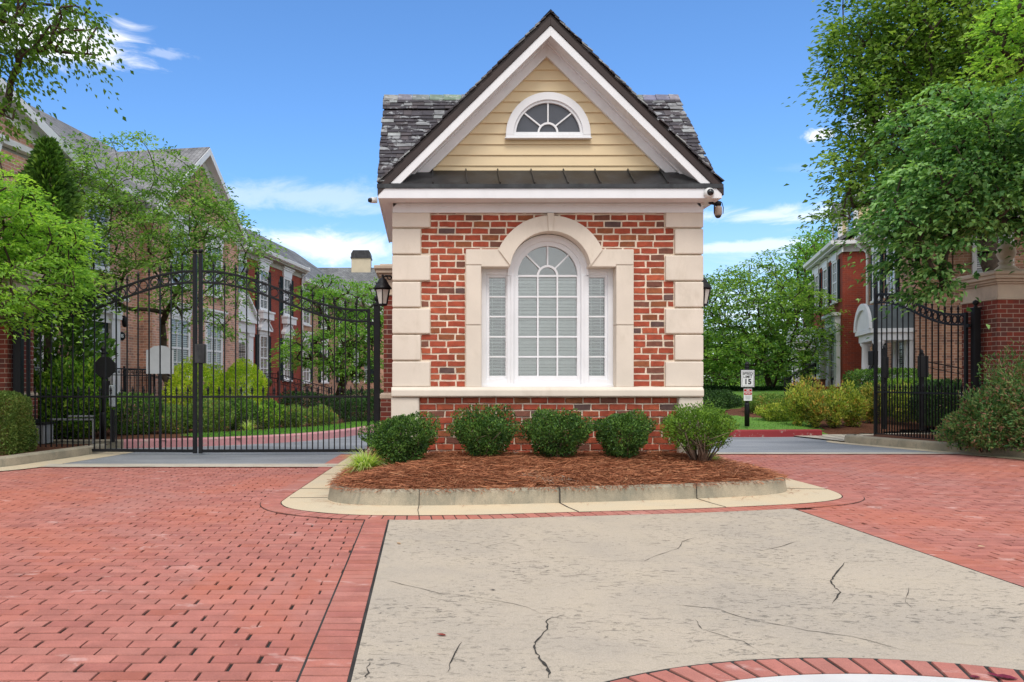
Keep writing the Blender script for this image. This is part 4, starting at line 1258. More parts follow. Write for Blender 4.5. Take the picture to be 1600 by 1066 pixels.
t = empty('sign', (XX(250, YO), YO, 0), 0, 'plain grey metal back of an arched notice seen through the closed gate', 'sign')
sc = YO / F
pl = [(-21.5, 584.2), (21.5, 584.2), (21.5, 546.5), (18, 546.5), (10, 541.3), (0, 539.8), (-10, 541.3), (-18, 546.5), (-21.5, 546.5)]
q = MB(); q.xz([(x * sc, ZZ(y, YO)) for x, y in pl][::-1], -.006, 0); q.build('sign_plate', M['galv'], t)
q = MB(); q.box(-.02, .02, .0, .03, 0, ZZ(545, YO)); q.build('post', M['black'], t)

# gate operator and boxes
YO = 14.1
t = empty('gate_operator', (XX(61, YO), YO, .12), 0, 'grey gate motor cabinet standing on the bed behind the closed gate', 'gate motor')
q = MB(); q.box(-.19, .16, -.16, .2, 0, ZZ(663, YO) - .12); q.build('cabinet', M['greybox'], t, bevel=.012)
q = MB(); q.box(-.22, .19, -.19, .22, ZZ(663, YO) - .119, ZZ(660, YO) - .12); q.box(-.19, -.02, -.1, .1, ZZ(660, YO) - .12, ZZ(655, YO) - .12); q.build('lid', M['blackplate'], t, bevel=.01)
q = MB(); q.box(.03, .06, -.163, -.160, .14, .27); q.build('warning_label', pmat('yellow_label', (.6, .55, .2), .5, .05), t)
q = MB(); q.box(.19, .95, -.02, .03, .40, .43); q.box(.92, .955, -.02, .03, .0, .40); q.box(.5, .95, -.03, .04, .455, .485); q.build('motor_arm', M['greybox'], t, bevel=.004)
# posts with dark panels behind the open gate
def panelpost(px, Y, top, pw, p0, p1, label, z0=.15):
    t = empty('card_reader_post', (XX(px, Y), Y, z0), 0, label, 'sign post')
    q = MB(); q.box(-.04, .04, -.04, .04, 0, ZZ(top, Y) - z0); q.lathe([(.05, 0), (.03, .03), (.04, .06), (.004, .1)], 0, 0, ZZ(top, Y) - z0, 10); q.build('post', M['black'], t)
    q = MB(); w_ = pw / F * Y / 2; q.box(-w_, w_, -.06, -.04, ZZ(p1, Y) - z0, ZZ(p0, Y) - z0); q.build('sign_plate', M['blackplate'], t, bevel=.006)
panelpost(1440, 17.6, 553, 17, 556.5, 589.5, 'dark square panel on a black post behind the open gate leaf')
panelpost(1382, 17.9, 546, 9, 558, 591, 'narrow black panel on a finial post behind the end of the open gate')

# ------------------------------------------------------------------ fallen bits
leafshape = [(0, -.5), (.22, -.25), (.3, .02), (.16, .3), (0, .55), (-.14, .3), (-.28, .05), (-.2, -.26)]
def fleaf(px, py, s, col, label, z=.0085, rot=0):
    g = G(px, py); b_ = MB(); c, sn = math.cos(rot), math.sin(rot)
    ps = [(g[0] + s*(x*c - y*sn), g[1] + s*(x*sn + y*c), z + .22*s*abs(x) + .12*s*max(0, y)) for x, y in leafshape]
    b_.add(ps + [(g[0], g[1], z + .002)], [(i, (i+1) % 8, 8) for i in range(8)])
    o = b_.build('fallen_leaf', col); tag(o, label, 'leaf')
tanl = pmat('tan_leaf', (.45, .26, .12), .7, .2, 20); redl = pmat('red_leaf', (.20, .035, .02), .6, .2, 20); maroon = pmat('maroon_leaf', (.17, .012, .035), .45, .25, 20)
fleaf(623, 851, .045, tanl, 'small curled tan leaf near the back left corner of the concrete slab', rot=.6)
fleaf(690, 995, .048, redl, 'reddish brown fallen leaf on the left part of the concrete slab', rot=1.2)
fleaf(1534, 856, .06, pmat('cream_leaf', (.6, .46, .26), .7, .15, 20), 'pale cream leaf on the brick paving at the right', rot=1.7)
fleaf(770, 924, .03, M['ink'], 'tiny dark leaf flake on the middle of the slab', rot=1.5)
fleaf(1572, 1067, .085, maroon, 'large maroon leaf on the brick ring at the lower right corner', z=.02, rot=1.3)
fleaf(1553, 1063, .05, maroon, 'thin maroon leaf lying left of the larger maroon leaf', z=.02, rot=.4)
fleaf(1524, 1066, .045, maroon, 'maroon leaf at the edge of the white medallion', z=.02, rot=1.6)
fleaf(565, 773 + 7, .03, redl, 'small dry leaf on the pale gutter by the left kerb corner', z=.012, rot=.3)
dm = MB(); c = G(778, 757, .17)
dm.box(c[0] - .2, c[0] + .2, c[1] - .04, c[1] + .08, .165, .19)
o = dm.build('rusty_cover', M['brown'], bevel=.004); tag(o, 'flat rusty steel cover lying in the pine straw behind the kerb', 'cover')

# ------------------------------------------------------------------ pine straw island
kp = [(p.x, p.y) for p in KP]
kin = [(p.x, p.y) for p in offset(KP, -.10)]
KA = np.array(kp)
SEG0, SEG1 = KA[:-1], KA[1:]
def kdist(P2):
    d = np.full(len(P2), 9.)
    for a, b_ in zip(SEG0, SEG1):
        ab = b_ - a; t_ = np.clip(((P2 - a) @ ab) / (ab @ ab + 1e-12), 0, 1)
        q = a + t_[:, None] * ab; d = np.minimum(d, np.hypot(*(P2 - q).T))
    return d
NR = np.random.default_rng(4)
PH = NR.uniform(0, 6.28, 12); KX = NR.uniform(-9, 9, (12, 2))
def bumpy(P2): return sum(np.sin(P2 @ KX[i] + PH[i]) for i in range(12)) / 12
def mulch_z(P2):
    d = np.clip((kdist(P2) - .12) / 1.0, 0, 1)
    return .135 + .19 * d ** .75 * (1.25 - .25 * d) + .018 * bumpy(P2) * np.clip(d * 4, 0, 1)
st = .05
gx_, gy_ = np.meshgrid(np.arange(-1.0, 4.15, st), np.arange(7.7, 13.3, st), indexing='ij')
PP = np.stack([gx_.ravel(), gy_.ravel()], 1); Z = mulch_z(PP)
nx, ny = gx_.shape
ii, jj_ = np.meshgrid(np.arange(nx - 1), np.arange(ny - 1), indexing='ij')
q0 = (ii * ny + jj_).ravel()
cc = PP[q0] + st / 2
ok = npinside(cc, kin)
Fq = np.stack([q0, q0 + ny, q0 + ny + 1, q0 + 1], 1)[ok]
o = npmesh('mulch_mound', np.c_[PP, Z], Fq, M['soil']); o['kind'] = 'structure'
m, t_ = newmat('pine_needles')
a_ = t_.n.new('ShaderNodeAttribute'); a_.attribute_name = 'var'
cr = t_.n.new('ShaderNodeValToRGB'); t_.l.new(a_.outputs['Fac'], cr.inputs[0])
e = cr.color_ramp.elements; e[0].position = 0; e[0].color = (.14, .055, .03, 1); e[1].position = 1; e[1].color = (.46, .41, .35, 1)
for ps, cl in ((.35, (.34, .125, .06, 1)), (.6, (.46, .18, .085, 1)), (.82, (.52, .28, .15, 1))): x_ = e.new(ps); x_.color = cl
t_.out(cr.outputs[0], .7, .25)
M['needle'] = m
def needles(N, ymax, seed):
    g_ = np.random.default_rng(seed)
    c = np.stack([g_.uniform(-1.0, 4.1, N * 3), 7.7 + (ymax - 7.7) * g_.uniform(0, 1, N * 3)], 1)
    c = c[npinside(c, [(p.x, p.y) for p in offset(KP, -.06)])]
    house = (c[:, 0] > X0) & (c[:, 0] < X1) & (c[:, 1] > 9.68); c = c[~house][:N]; N = len(c)
    fieldang = 1.6 * np.sin(c[:, 0] * 2.3 + 1) * np.sin(c[:, 1] * 2.9) + .3
    an = fieldang + g_.normal(0, .75, N); Ln = g_.uniform(.10, .24, N); tilt = g_.normal(0, .13, N)
    z = mulch_z(c) + g_.uniform(.002, .03, N) + .02 * (g_.uniform(0, 1, N) > .93)
    d = np.stack([np.cos(an) * np.cos(tilt), np.sin(an) * np.cos(tilt), np.sin(tilt)], 1)
    side = np.stack([-np.sin(an), np.cos(an), g_.normal(0, .5, N)], 1); wd = g_.uniform(.0012, .0024, N)
    ctr = np.c_[c, z]; bend = np.stack([-np.sin(an), np.cos(an), -.6 * np.ones(N)], 1) * g_.normal(.012, .012, N)[:, None]
    V = np.empty((N, 6, 3)); 
    for k, (s_, bb_) in enumerate(((-.5, 1.), (0, 0.), (.5, 1.))):
        pt = ctr + d * (Ln * s_)[:, None] + bend * bb_
        V[:, 2*k] = pt + side * wd[:, None]; V[:, 2*k+1] = pt - side * wd[:, None]
    V[:, :, 2] = np.maximum(V[:, :, 2], (mulch_z(V[:, 2, :2]) - .004)[:, None] - .02)
    base = np.arange(N)[:, None] * 6
    Fq = np.concatenate([base + [0, 1, 3, 2], base + [2, 3, 5, 4]])
    patch = np.clip(.5 + .9 * bumpy(c * .55 + 3), 0, 1)
    var = np.clip(g_.beta(1.6, 1.7, N) * .8 + (patch > .74) * g_.uniform(0, .45, N), 0, 1)
    return V.reshape(-1, 3), Fq, np.repeat(var, 6)
def strays(N, seed):
    g_ = np.random.default_rng(seed); k = g_.integers(0, len(KA), N); off = g_.exponential(.07, N) + .02
    K2 = np.array([(p.x, p.y) for p in offset(KP, 1.)]) - KA
    c = KA[k] + K2[k] * off[:, None] + g_.normal(0, .02, (N, 2)); an = g_.uniform(0, 3.14, N); L = g_.uniform(.05, .16, N)
    d = np.stack([np.cos(an), np.sin(an)], 1) * (L / 2)[:, None]; s_ = np.stack([-np.sin(an), np.cos(an)], 1) * .0016
    V = np.stack([c - d + s_, c - d - s_, c + d - s_, c + d + s_], 1); z = np.full((N, 4, 1), .012)
    return np.concatenate([V, z], 2).reshape(-1, 3), np.arange(N * 4).reshape(N, 4), np.repeat(g_.uniform(.2, .7, N), 4)
Vs_, Fs_, vs_ = strays(170, 9)
o = npmesh('stray_needles', Vs_, Fs_, M['needle'], var=vs_); o['kind'] = 'stuff'
V1, F1, v1 = needles(46000, 9.75, 1); V2, F2, v2 = needles(7000, 13, 2)
o = npmesh('pine_straw', np.r_[V1, V2], np.r_[F1, F2 + len(V1)], M['needle'], var=np.r_[v1, v2]); o['kind'] = 'stuff'
# ------------------------------------------------------------------ foliage
def leafmesh(name, pos, d, nrm, size, mat, parent, var, wid=.5, fold=.18, curl=.0, world=True):
    d = d / (np.linalg.norm(d, axis=1, keepdims=True) + 1e-9)
    side = np.cross(nrm, d); side /= (np.linalg.norm(side, axis=1, keepdims=True) + 1e-9)
    up = np.cross(d, side)
    s = size[:, None]
    V = np.empty((len(pos), 4, 3))
    V[:, 0] = pos; V[:, 2] = pos + d * s - up * s * curl
    mid = pos + d * s * .42
    V[:, 1] = mid + side * s * wid / 2 + up * s * fold; V[:, 3] = mid - side * s * wid / 2 + up * s * fold
    b_ = np.arange(len(pos))[:, None] * 4
    Fc = np.concatenate([b_ + [0, 1, 2], b_ + [0, 2, 3]])
    return npmesh(name, V.reshape(-1, 3), Fc, mat, parent, world, np.repeat(np.clip(var, 0, 1), 4))
def unit(v): return v / (np.linalg.norm(v, axis=1, keepdims=True) + 1e-9)
def lumpy(g, k=9, amp=.16, f=4.):
    K = g.normal(0, f, (k, 3)); ph = g.uniform(0, 6.28, k)
    return lambda U: 1 + amp * sum(np.sin(U @ K[i] + ph[i]) for i in range(k)) / math.sqrt(k)

LM = dict(
    box2=leafmat('shrub_leaf', (.02, .05, .012), (.06, .125, .026), (.16, .27, .05), .22, .34),
    box=leafmat('boxwood_leaf', (.014, .034, .010), (.034, .08, .018), (.11, .20, .04), .18, .32),
    boxlight=leafmat('boxwood_light_leaf', (.03, .065, .010), (.075, .15, .02), (.16, .26, .035), .2, .42),
    hedge=leafmat('hedge_leaf', (.05, .085, .018), (.085, .14, .03), (.17, .20, .05), .18, .5, tip=(.25, .2, .08)),
    holly=leafmat('holly_leaf', (.02, .05, .010), (.09, .20, .025), (.30, .48, .06), .25, .28),
    yellow=leafmat('yellow_green_leaf', (.12, .21, .015), (.30, .41, .03), (.52, .56, .06), .3, .4),
    azalea=leafmat('azalea_leaf', (.05, .10, .022), (.12, .20, .045), (.22, .27, .07), .25, .5, tip=(.44, .19, .09)),
    dark=leafmat('dark_shrub_leaf', (.010, .026, .008), (.02, .05, .013), (.045, .10, .025), .12, .45),
    nandina=leafmat('nandina_leaf', (.05, .09, .02), (.18, .24, .04), (.44, .44, .08), .25, .45, tip=(.48, .22, .07)),
    nandina3=leafmat('nandina_bronze_leaf', (.06, .09, .02), (.17, .20, .04), (.40, .33, .07), .25, .45, tip=(.55, .24, .08)),
    nandina2=leafmat('nandina_rose_leaf', (.022, .065, .025), (.055, .14, .04), (.17, .22, .08), .2, .45, tip=(.33, .17, .12)),
    dogwood=leafmat('dogwood_leaf', (.06, .14, .03), (.14, .26, .05), (.27, .40, .08), .38, .5),
    conifer=leafmat('conifer_spray', (.02, .05, .008), (.045, .105, .016), (.12, .21, .03), .2, .55),
    elm=leafmat('elm_leaf', (.03, .07, .018), (.075, .15, .035), (.18, .28, .08), .38, .4),
    birch=leafmat('birch_leaf', (.03, .07, .012), (.065, .13, .02), (.14, .22, .04), .4, .45),
    big=leafmat('big_tree_leaf', (.026, .06, .012), (.08, .15, .03), (.20, .28, .07), .3, .4),
    cornus=leafmat('cornus_leaf', (.014, .045, .014), (.055, .14, .04), (.22, .36, .13), .26, .3),
    back=leafmat('backdrop_tree_leaf', (.022, .062, .014), (.07, .145, .03), (.19, .29, .06), .38, .45),
    small=leafmat('small_tree_leaf', (.035, .09, .02), (.08, .18, .035), (.18, .30, .06), .35, .5),
    grassy=leafmat('variegated_blade', (.14, .22, .04), (.30, .40, .09), (.56, .60, .25), .3, .5),
    turf=leafmat('turf_blade', (.05, .12, .02), (.09, .2, .035), (.16, .3, .06), .3, .6))

def shrub(name, label, cat, c, rad, n, ls, mat, seed, taper=.0, boxy=2., shell=.35, twigs=0, group=None, wid=.5, amp=.16, f=4., lift=.5, zbase=None, tipbias=0., sparse=0.):
    """leaves packed in a lumpy (super)ellipsoid shell, with stems"""
    g = np.random.default_rng(seed); c = np.array(c, float); rad = np.array(rad, float)
    zb = c[2] - rad[2] if zbase is None else zbase
    t = empty(name, (c[0], c[1], zb), 0, label, cat, group)
    U = unit(g.normal(0, 1, (n, 3)))
    if boxy != 2.:
        U = U / (np.sum(np.abs(U) ** boxy, 1, keepdims=True) ** (1 / boxy))
    rr_ = 1 - shell * g.uniform(0, 1, n) ** 1.6
    L = lumpy(g, amp=amp, f=f)(unit(U))
    Q = U * (rr_ * L)[:, None]
    if taper: 
        k = np.clip((1 - (Q[:, 2] + 1) / 1.25), 0, 1); Q[:, :2] *= (1 - taper * k)[:, None]
    if sparse:
        keep = g.uniform(0, 1, n) > sparse * np.clip(-Q[:, 2] * 1.2 + .1, 0, 1)
        Q, U = Q[keep], U[keep]; n = len(Q)
    p = c + Q * rad
    ok = p[:, 2] > zb + .01
    p, U = p[ok], U[ok]; n = len(p)
    d = unit(U * .8 + g.normal(0, .65, (n, 3)) + [0, 0, lift])
    nr = unit(U * .9 + g.normal(0, .55, (n, 3)) + [0, 0, .35])
    cl = lumpy(g, amp=.5, f=7.)(p / max(rad)) - 1
    var = g.beta(2.2, 2.6, n) + .28 * cl + tipbias * (g.uniform(0, 1, n) < .3)
    leafmesh('foliage', p, d, nr, ls * g.uniform(.7, 1.25, n), mat, t, var, wid)
    s = MB(); r_ = random.Random(seed)
    ns = max(5, twigs)
    for i in range(ns):
        a = r_.uniform(0, 6.28); k = math.sqrt(r_.random())
        e = Vector((c[0] + rad[0] * .82 * k * math.cos(a), c[1] + rad[1] * .82 * k * math.sin(a), c[2] + rad[2] * r_.uniform(-.1, .6)))
        b0 = Vector((c[0] + .12 * rad[0] * math.cos(a), c[1] + .12 * rad[1] * math.sin(a), zb - .03))
        m_ = b0.lerp(e, .5) + Vector((r_.gauss(0, .04) * rad[0], r_.gauss(0, .04) * rad[1], -.06 * rad[2]))
        w_ = .012 * min(1.6, max(.35, rad[0] / .4))
        s.tube([b0, m_, e], [w_, w_ * .7, w_ * .3], 5)
        if twigs:
            for _ in range(2):
                q = m_.lerp(e, r_.uniform(.1, .7)); s.tube([q, q + Vector((r_.gauss(0, .12), r_.gauss(0, .12), r_.uniform(.08, .2))) * rad[0] * 2], [w_ * .45, w_ * .2], 4)
    s.build('stems', M['twig'] if twigs else M['bark'], t, True)
    return t

def pts_in(g, ells, n, shell=.5, mind=.0):
    """n points in a union of ellipsoids (cx,cy,cz,rx,ry,rz,weight), biased outwards"""
    w = np.array([e[6] if len(e) > 6 else e[3] * e[4] * e[5] for e in ells]); w = w / w.sum()
    out = []
    k = g.choice(len(ells), n * 4, p=w)
    E = np.array([e[:6] for e in ells])[k]
    U = unit(g.normal(0, 1, (n * 4, 3))); r_ = (1 - shell) * g.uniform(0, 1, n * 4) ** (1/3.) + shell * g.uniform(.75, 1.02, n * 4)
    r_ = np.where(g.uniform(0, 1, n * 4) < .5, g.uniform(0, 1, n * 4) ** (1/3.), r_)
    Q = E[:, :3] + U * E[:, 3:] * r_[:, None]
    if mind <= 0: return Q[:n]
    keep = []
    for q in Q:
        if all((q[0]-x[0])**2 + (q[1]-x[1])**2 + ((q[2]-x[2])*1.5)**2 > mind**2 for x in keep[-400:]): keep.append(q)
        if len(keep) >= n: break
    return np.array(keep)

def tree(name, label, cat, base, ells, ncl, nlf, ls, crad, mat, seed, trunk_h=1.5, trunk_r=.12, flat=.35, wid=.5, droop=.25, mind=.25, group=None, shell=.5, lean=(0, 0), stems=1, zmin=None, upness=.9, bark=None, var0=0.):
    g = np.random.default_rng(seed); r_ = random.Random(seed)
    t = empty(name, base, 0, label, cat, group)
    C = pts_in(g, ells, ncl, shell, mind)
    if zmin is not None: C = C[C[:, 2] > zmin]
    base = np.array(base, float)
    nodes = [base.copy()]; par = [-1]
    for s_ in range(stems):
        prev = 0; a = r_.uniform(0, 6.28)
        sd = np.array([math.cos(a), math.sin(a), 0]) * (.16 if stems > 1 else .0)
        for k in range(1, 6):
            q = base + np.array([lean[0] * k / 5, lean[1] * k / 5, trunk_h * k / 5]) + sd * k / 2 + g.normal(0, .018 * trunk_h, 3) * [1, 1, 0]
            nodes.append(q); par.append(prev); prev = len(nodes) - 1
    top = base + np.array([lean[0], lean[1], trunk_h])
    order = np.argsort(np.linalg.norm(C - top, axis=1))
    NA = np.array(nodes); start = 2
    cl_node = []
    nodesA = np.zeros((len(nodes) + 4 * len(C) + 8, 3)); nodesA[:len(nodes)] = NA; cnt = len(nodes)
    for ci in order:
        c = C[ci]; N_ = nodesA[start:cnt]; dv = c - N_
        dist = np.linalg.norm(dv, axis=1)
        cost = dist + .8 * np.maximum(0, -dv[:, 2]) + .25 * np.maximum(0, .35 * dist - dv[:, 2])
        i = start + int(np.argmin(cost)); p0 = nodesA[i].copy(); L = np.linalg.norm(c - p0)
        ns = 1 if L < .35 else (2 if L < 1.0 else 4)
        for k in range(1, ns + 1):
            u = k / ns; q = p0 + (c - p0) * u + np.array([0, 0, .10 * L * math.sin(math.pi * u)]) + (g.normal(0, .035 * L, 3) if k < ns else 0)
            nodesA[cnt] = q; par.append(i); i = cnt; cnt += 1
        cl_node.append(i)
    nd = nodesA[:cnt]
    load = np.zeros(cnt); ch = [[] for _ in range(cnt)]
    for i, p in enumerate(par):
        if p >= 0: ch[p].append(i)
    acc = np.zeros(cnt)
    for i in range(cnt - 1, -1, -1):
        if not ch[i]: acc[i] = 1.
        else: acc[i] = sum(acc[k] for k in ch[i])
    tot = acc[0]; rad = trunk_r * np.maximum((acc / tot) ** .46, .0); rad = np.maximum(rad, .006 + ls * .02)
    rad[0] = trunk_r * 1.25
    s = MB()
    for i in range(1, cnt):
        p = par[i]; sides = 8 if rad[i] > .05 else (5 if rad[i] > .02 else 4)
        s.tube([nd[p], nd[i]], [min(rad[p], rad[i] * 1.5) if p > 0 else rad[p], rad[i]], sides, caps=False)
    s.build('trunk', bark or M['bark'], t, True)
    K = len(C); n = K * nlf
    idx = np.repeat(np.arange(K), nlf); c0 = C[idx]
    ctr = np.mean(C, 0); outd = unit((C - top) * [1, 1, .35])[idx]
    csz = crad * g.uniform(.65, 1.3, K)[idx]
    U = g.normal(0, .5, (n, 3)) * csz[:, None] * [1, 1, flat]
    U += outd * (csz * .25)[:, None]
    rr_ = np.hypot(U[:, 0], U[:, 1]); U[:, 2] -= droop * rr_ ** 2 / (crad + 1e-6)
    p = c0 + U
    d = unit(unit(U * [1, 1, .3]) * .8 + outd * .5 + g.normal(0, .45, (n, 3)) + [0, 0, -droop])
    nr = unit(g.normal(0, .42, (n, 3)) + [0, 0, upness] + outd * .25)
    cv = g.normal(0, .12, K)[idx]
    var = g.beta(2.3, 2.5, n) * .8 + .1 + cv + var0
    leafmesh('crown', p, d, nr, ls * g.uniform(.65, 1.25, n), mat, t, var, wid)
    return t
def E(px, py, Y, rpx, rpy, rd, wgt=None):
    p = P(px, py, Y); e = [p.x, p.y, p.z, rpx / F * Y, rd, rpy / F * Y]
    if wgt: e.append(wgt)
    return e
def mz(x, y): return float(mulch_z(np.array([[x, y]]))[0])

# ---- the five foundation shrubs
names = ['dark green clipped boxwood by the pale grass clump at the left guardhouse corner', 'rounded dark green boxwood below the left stone leg of the window surround',
         'rounded dark green boxwood under the middle of the arched window', 'rounded dark green boxwood below the right stone leg of the window surround',
         'open leggy boxwood with bare stems at the right guardhouse corner']
for i, (px0, px1, py0, py1, Y) in enumerate(((572, 680, 647, 716, 8.95), (705, 805, 641, 711, 9.15), (813, 927, 641, 708, 9.12), (927, 1018, 640, 706, 9.18), (1036, 1152, 629, 702, 9.12))):
    cx = (px0 + px1) / 2; x = XX(cx, Y); zb = mz(x, Y) - .01; zt = ZZ(py0, Y); rz = (zt - zb) / 2 * .92
    shrub('boxwood_shrub', names[i], 'shrub', (x, Y, zb + rz * 1.02), ((px1 - px0) / 2 / F * Y * .97, .30, rz * 1.0), (15000, 13000, 14500, 12500, 14000)[i], .028, LM['box'] if i < 4 else LM['boxlight'], 30 + i,
          taper=(.45, .55, .6, .5, .75)[i], boxy=2.6, shell=.5, twigs=(14, 16, 22, 18, 46)[i], group='boxwoods along the guardhouse front', zbase=zb, amp=.2, f=4.5, sparse=(.35, .35, .45, .4, 1.2)[i], wid=.55)

def grassclump(label, c, n, ln, seed, mat, name='ornamental_grass'):
    g = np.random.default_rng(seed); c = np.array(c)
    an = g.uniform(0, 6.28, n); el = np.clip(g.normal(1.05, .3, n), .3, 1.5); L = ln * g.uniform(.6, 1.15, n)
    b0 = c + np.stack([np.cos(an), np.sin(an), 0 * an], 1) * (g.uniform(0, 1, n) * ln * .22)[:, None]
    V = np.empty((n, 8, 3)); sd = np.stack([-np.sin(an), np.cos(an), 0 * an], 1)
    q = b0.copy(); e_ = el.copy()
    for k in range(4):
        w = (.0042, .0048, .0036, .0006)[k]
        V[:, 2*k] = q + sd * w; V[:, 2*k+1] = q - sd * w
        dd = np.stack([np.cos(an) * np.cos(e_), np.sin(an) * np.cos(e_), np.sin(e_)], 1)
        q = q + dd * (L / 3)[:, None]; e_ = e_ - g.uniform(.35, .75, n)
    b_ = np.arange(n)[:, None] * 8
    Fc = np.concatenate([b_ + [2*k, 2*k+1, 2*k+3, 2*k+2] for k in range(3)])
    t = empty(name, tuple(c), 0, label, 'grass')
    npmesh('blades', V.reshape(-1, 3), Fc, mat, t, True, np.repeat(np.clip(g.beta(2, 2, n), 0, 1), 8))
Y = 8.75; x = XX(566, Y)
grassclump('pale variegated grass clump spilling over the left end of the island', (XX(572, 8.85), 8.85, mz(XX(572, 8.85), 8.85) - .01), 620, .34, 71, LM['grassy'])
grassclump('small pale grass tuft beneath the leggy boxwood at the right', (XX(1112, 9.25), 9.25, mz(XX(1112, 9.25), 9.25) - .01), 160, .17, 72, LM['grassy'])
grassclump('pale grass tuft at the front of the bed behind the closed gate', (XX(388, 17.3), 17.3, .14), 160, .34, 73, LM['grassy'])
# black low-voltage spotlight in the straw
p = G(570, 730, .2); q = MB(); q.tube([(p[0], p[1], .15), (p[0], p[1], .24)], .012, 8); q.tube([(p[0] - .02, p[1] + .03, .22), (p[0] + .02, p[1] - .05, .25)], [.028, .034], 12)
o = q.build('garden_spotlight', M['black']); tag(o, 'small black garden spotlight tucked beside the pale grass clump', 'spotlight')

# ---- left: hedge and shrubs behind the gate
Y = 12.3
shrub('clipped_hedge', 'box clipped hedge at the far left in front of the brick pier', 'hedge', (XX(-62, Y), Y, .50), (.96, .42, .53), 48000, .036, LM['hedge'], 81, boxy=7, shell=.16, amp=.04, f=6, zbase=.08)
def sh(name, label, px0, px1, py0, py1, Y, n, ls, mat, seed, ry=None, zb=.12, cat='shrub', **k):
    zt = ZZ(py0, Y); rz = (zt - zb) / 2; rx = (px1 - px0) / 2 / F * Y
    return shrub(name, label, cat, (XX((px0 + px1) / 2, Y), Y, zb + rz), (rx, ry or rx, rz), n, ls, M.get(mat) or LM[mat], seed, zbase=zb, **k)
sh('holly_bush', 'big glossy bright green holly bush behind the left gate leaf', 66, 172, 573, 700, 15.4, 9000, .085, 'holly', 90, boxy=2.5, amp=.2, f=3.2, shell=.45, wid=.55, ry=.62)
sh('holly_bush', 'dark holly bush half hidden behind the left gate hinge', 30, 84, 590, 690, 15.9, 3500, .08, 'dark', 91, boxy=2.5, wid=.55, ry=.6)
sh('boxwood_shrub', 'rounded dark green shrub behind the gate left of the meeting stiles', 168, 252, 616, 684, 16.6, 9000, .05, 'box2', 92, boxy=2.8, amp=.1, ry=.6, group='shrubs behind the closed gate')
sh('azalea_shrub', 'low azalea with rusty tips just left of the gate meeting stiles', 246, 300, 632, 682, 16.9, 5000, .05, 'azalea', 93, amp=.18, ry=.5, group='shrubs behind the closed gate')
sh('azalea_shrub', 'low azalea with rusty tips seen through the gate meeting stiles', 294, 362, 624, 682, 17.2, 6500, .05, 'azalea', 94, amp=.18, ry=.6, group='shrubs behind the closed gate')
sh('yellow_shrub', 'yellow green mounded shrub in front of the white framed windows', 262, 352, 563, 660, 19.4, 10000, .06, 'yellow', 95, amp=.12, ry=.9, zb=.13)
sh('yellow_shrub', 'yellow green mounded shrub in front of the red brick house steps', 338, 418, 567, 655, 20.2, 10000, .06, 'yellow', 96, amp=.12, ry=.9, zb=.13)
sh('boxwood_shrub', 'dark green shrub at the foot of the right hand yellow mound', 350, 402, 622, 674, 18.2, 5200, .05, 'box2', 97, amp=.12, ry=.5, group='shrubs behind the closed gate')
sh('boxwood_shrub', 'mid green shrub between the yellow mound and the rusty azaleas', 396, 446, 626, 672, 18.6, 4500, .05, 'holly', 98, amp=.14, ry=.5, group='shrubs behind the closed gate')
sh('azalea_shrub', 'azalea with orange tips in front of the house steps', 436, 482, 634, 672, 18.9, 3800, .05, 'azalea', 99, amp=.18, ry=.5, group='shrubs behind the closed gate')
sh('azalea_shrub', 'azalea with orange tips beside the small tree trunk', 476, 524, 636, 668, 19.8, 3800, .05, 'azalea', 100, amp=.18, ry=.5, group='shrubs behind the closed gate')
sh('boxwood_shrub', 'spreading dark shrub under the stair rails of the red house', 430, 530, 612, 655, 22.5, 6000, .06, 'dark', 101, amp=.16, ry=.7, zb=.14)
sh('dark_hedge', 'low dark hedge beyond the gate post next to the guardhouse', 534, 606, 622, 660, 21.5, 6500, .05, 'dark', 102, boxy=4, amp=.08, ry=.5, cat='hedge')
sh('dark_hedge', 'tall shaded hedge in front of the far houses', 520, 640, 612, 648, 30, 6000, .08, 'dark', 103, boxy=4, amp=.1, ry=.8, cat='hedge')
# ---- right: nandinas, hedges
ndl = ['yellow green nandina nearest the sidewalk joint of the red kerb', 'green nandina with orange tips second from the lawn', 'bushy orange tipped nandina in the middle of the row', 'yellow green nandina behind the middle of the row',
       'nandina with bronze tips left of the open gate end', 'nandina partly behind the end of the open gate']
for i, (a_, b_, t_, Y) in enumerate(((1226, 1268, 604, 19.0), (1256, 1292, 616, 18.7), (1282, 1322, 608, 18.8), (1236, 1296, 598, 20.4), (1312, 1352, 606, 18.9), (1342, 1384, 600, 19.3))):
    sh('nandina', ndl[i], a_ + 3, b_ - 3, t_, 664, Y, 3000, .075, ('nandina', 'nandina3')[i % 2], 110 + i, taper=.45, zb=zR(XX((a_+b_)/2, Y), Y), amp=.28, f=5, wid=.36, shell=.6, group='nandinas along the right bed', lift=.9, ry=.42, tipbias=.25)
sh('azalea_shrub', 'brownish clipped azalea mound beyond the speed limit sign', 1166, 1234, 617, 656, 22.5, 6500, .06, 'azalea', 120, zb=.3, ry=.8, amp=.1)
sh('dark_hedge', 'dark rounded shrub mass on the lawn between the guardhouse and the sign', 1066, 1164, 610, 650, 25, 7000, .065, 'dark', 141, zb=.16, ry=.9, amp=.14, cat='hedge')
sh('azalea_shrub', 'low yellow green shrub at the left end of the nandina row', 1188, 1236, 632, 664, 20.4, 3500, .055, 'nandina', 121, zb=.2, ry=.5, amp=.16)
sh('clipped_hedge', 'long dark green clipped hedge below the arched porch', 1326, 1452, 577, 618, 21.6, 12000, .06, 'box2', 122, zb=.45, boxy=4, amp=.07, ry=.5, cat='hedge', shell=.2)
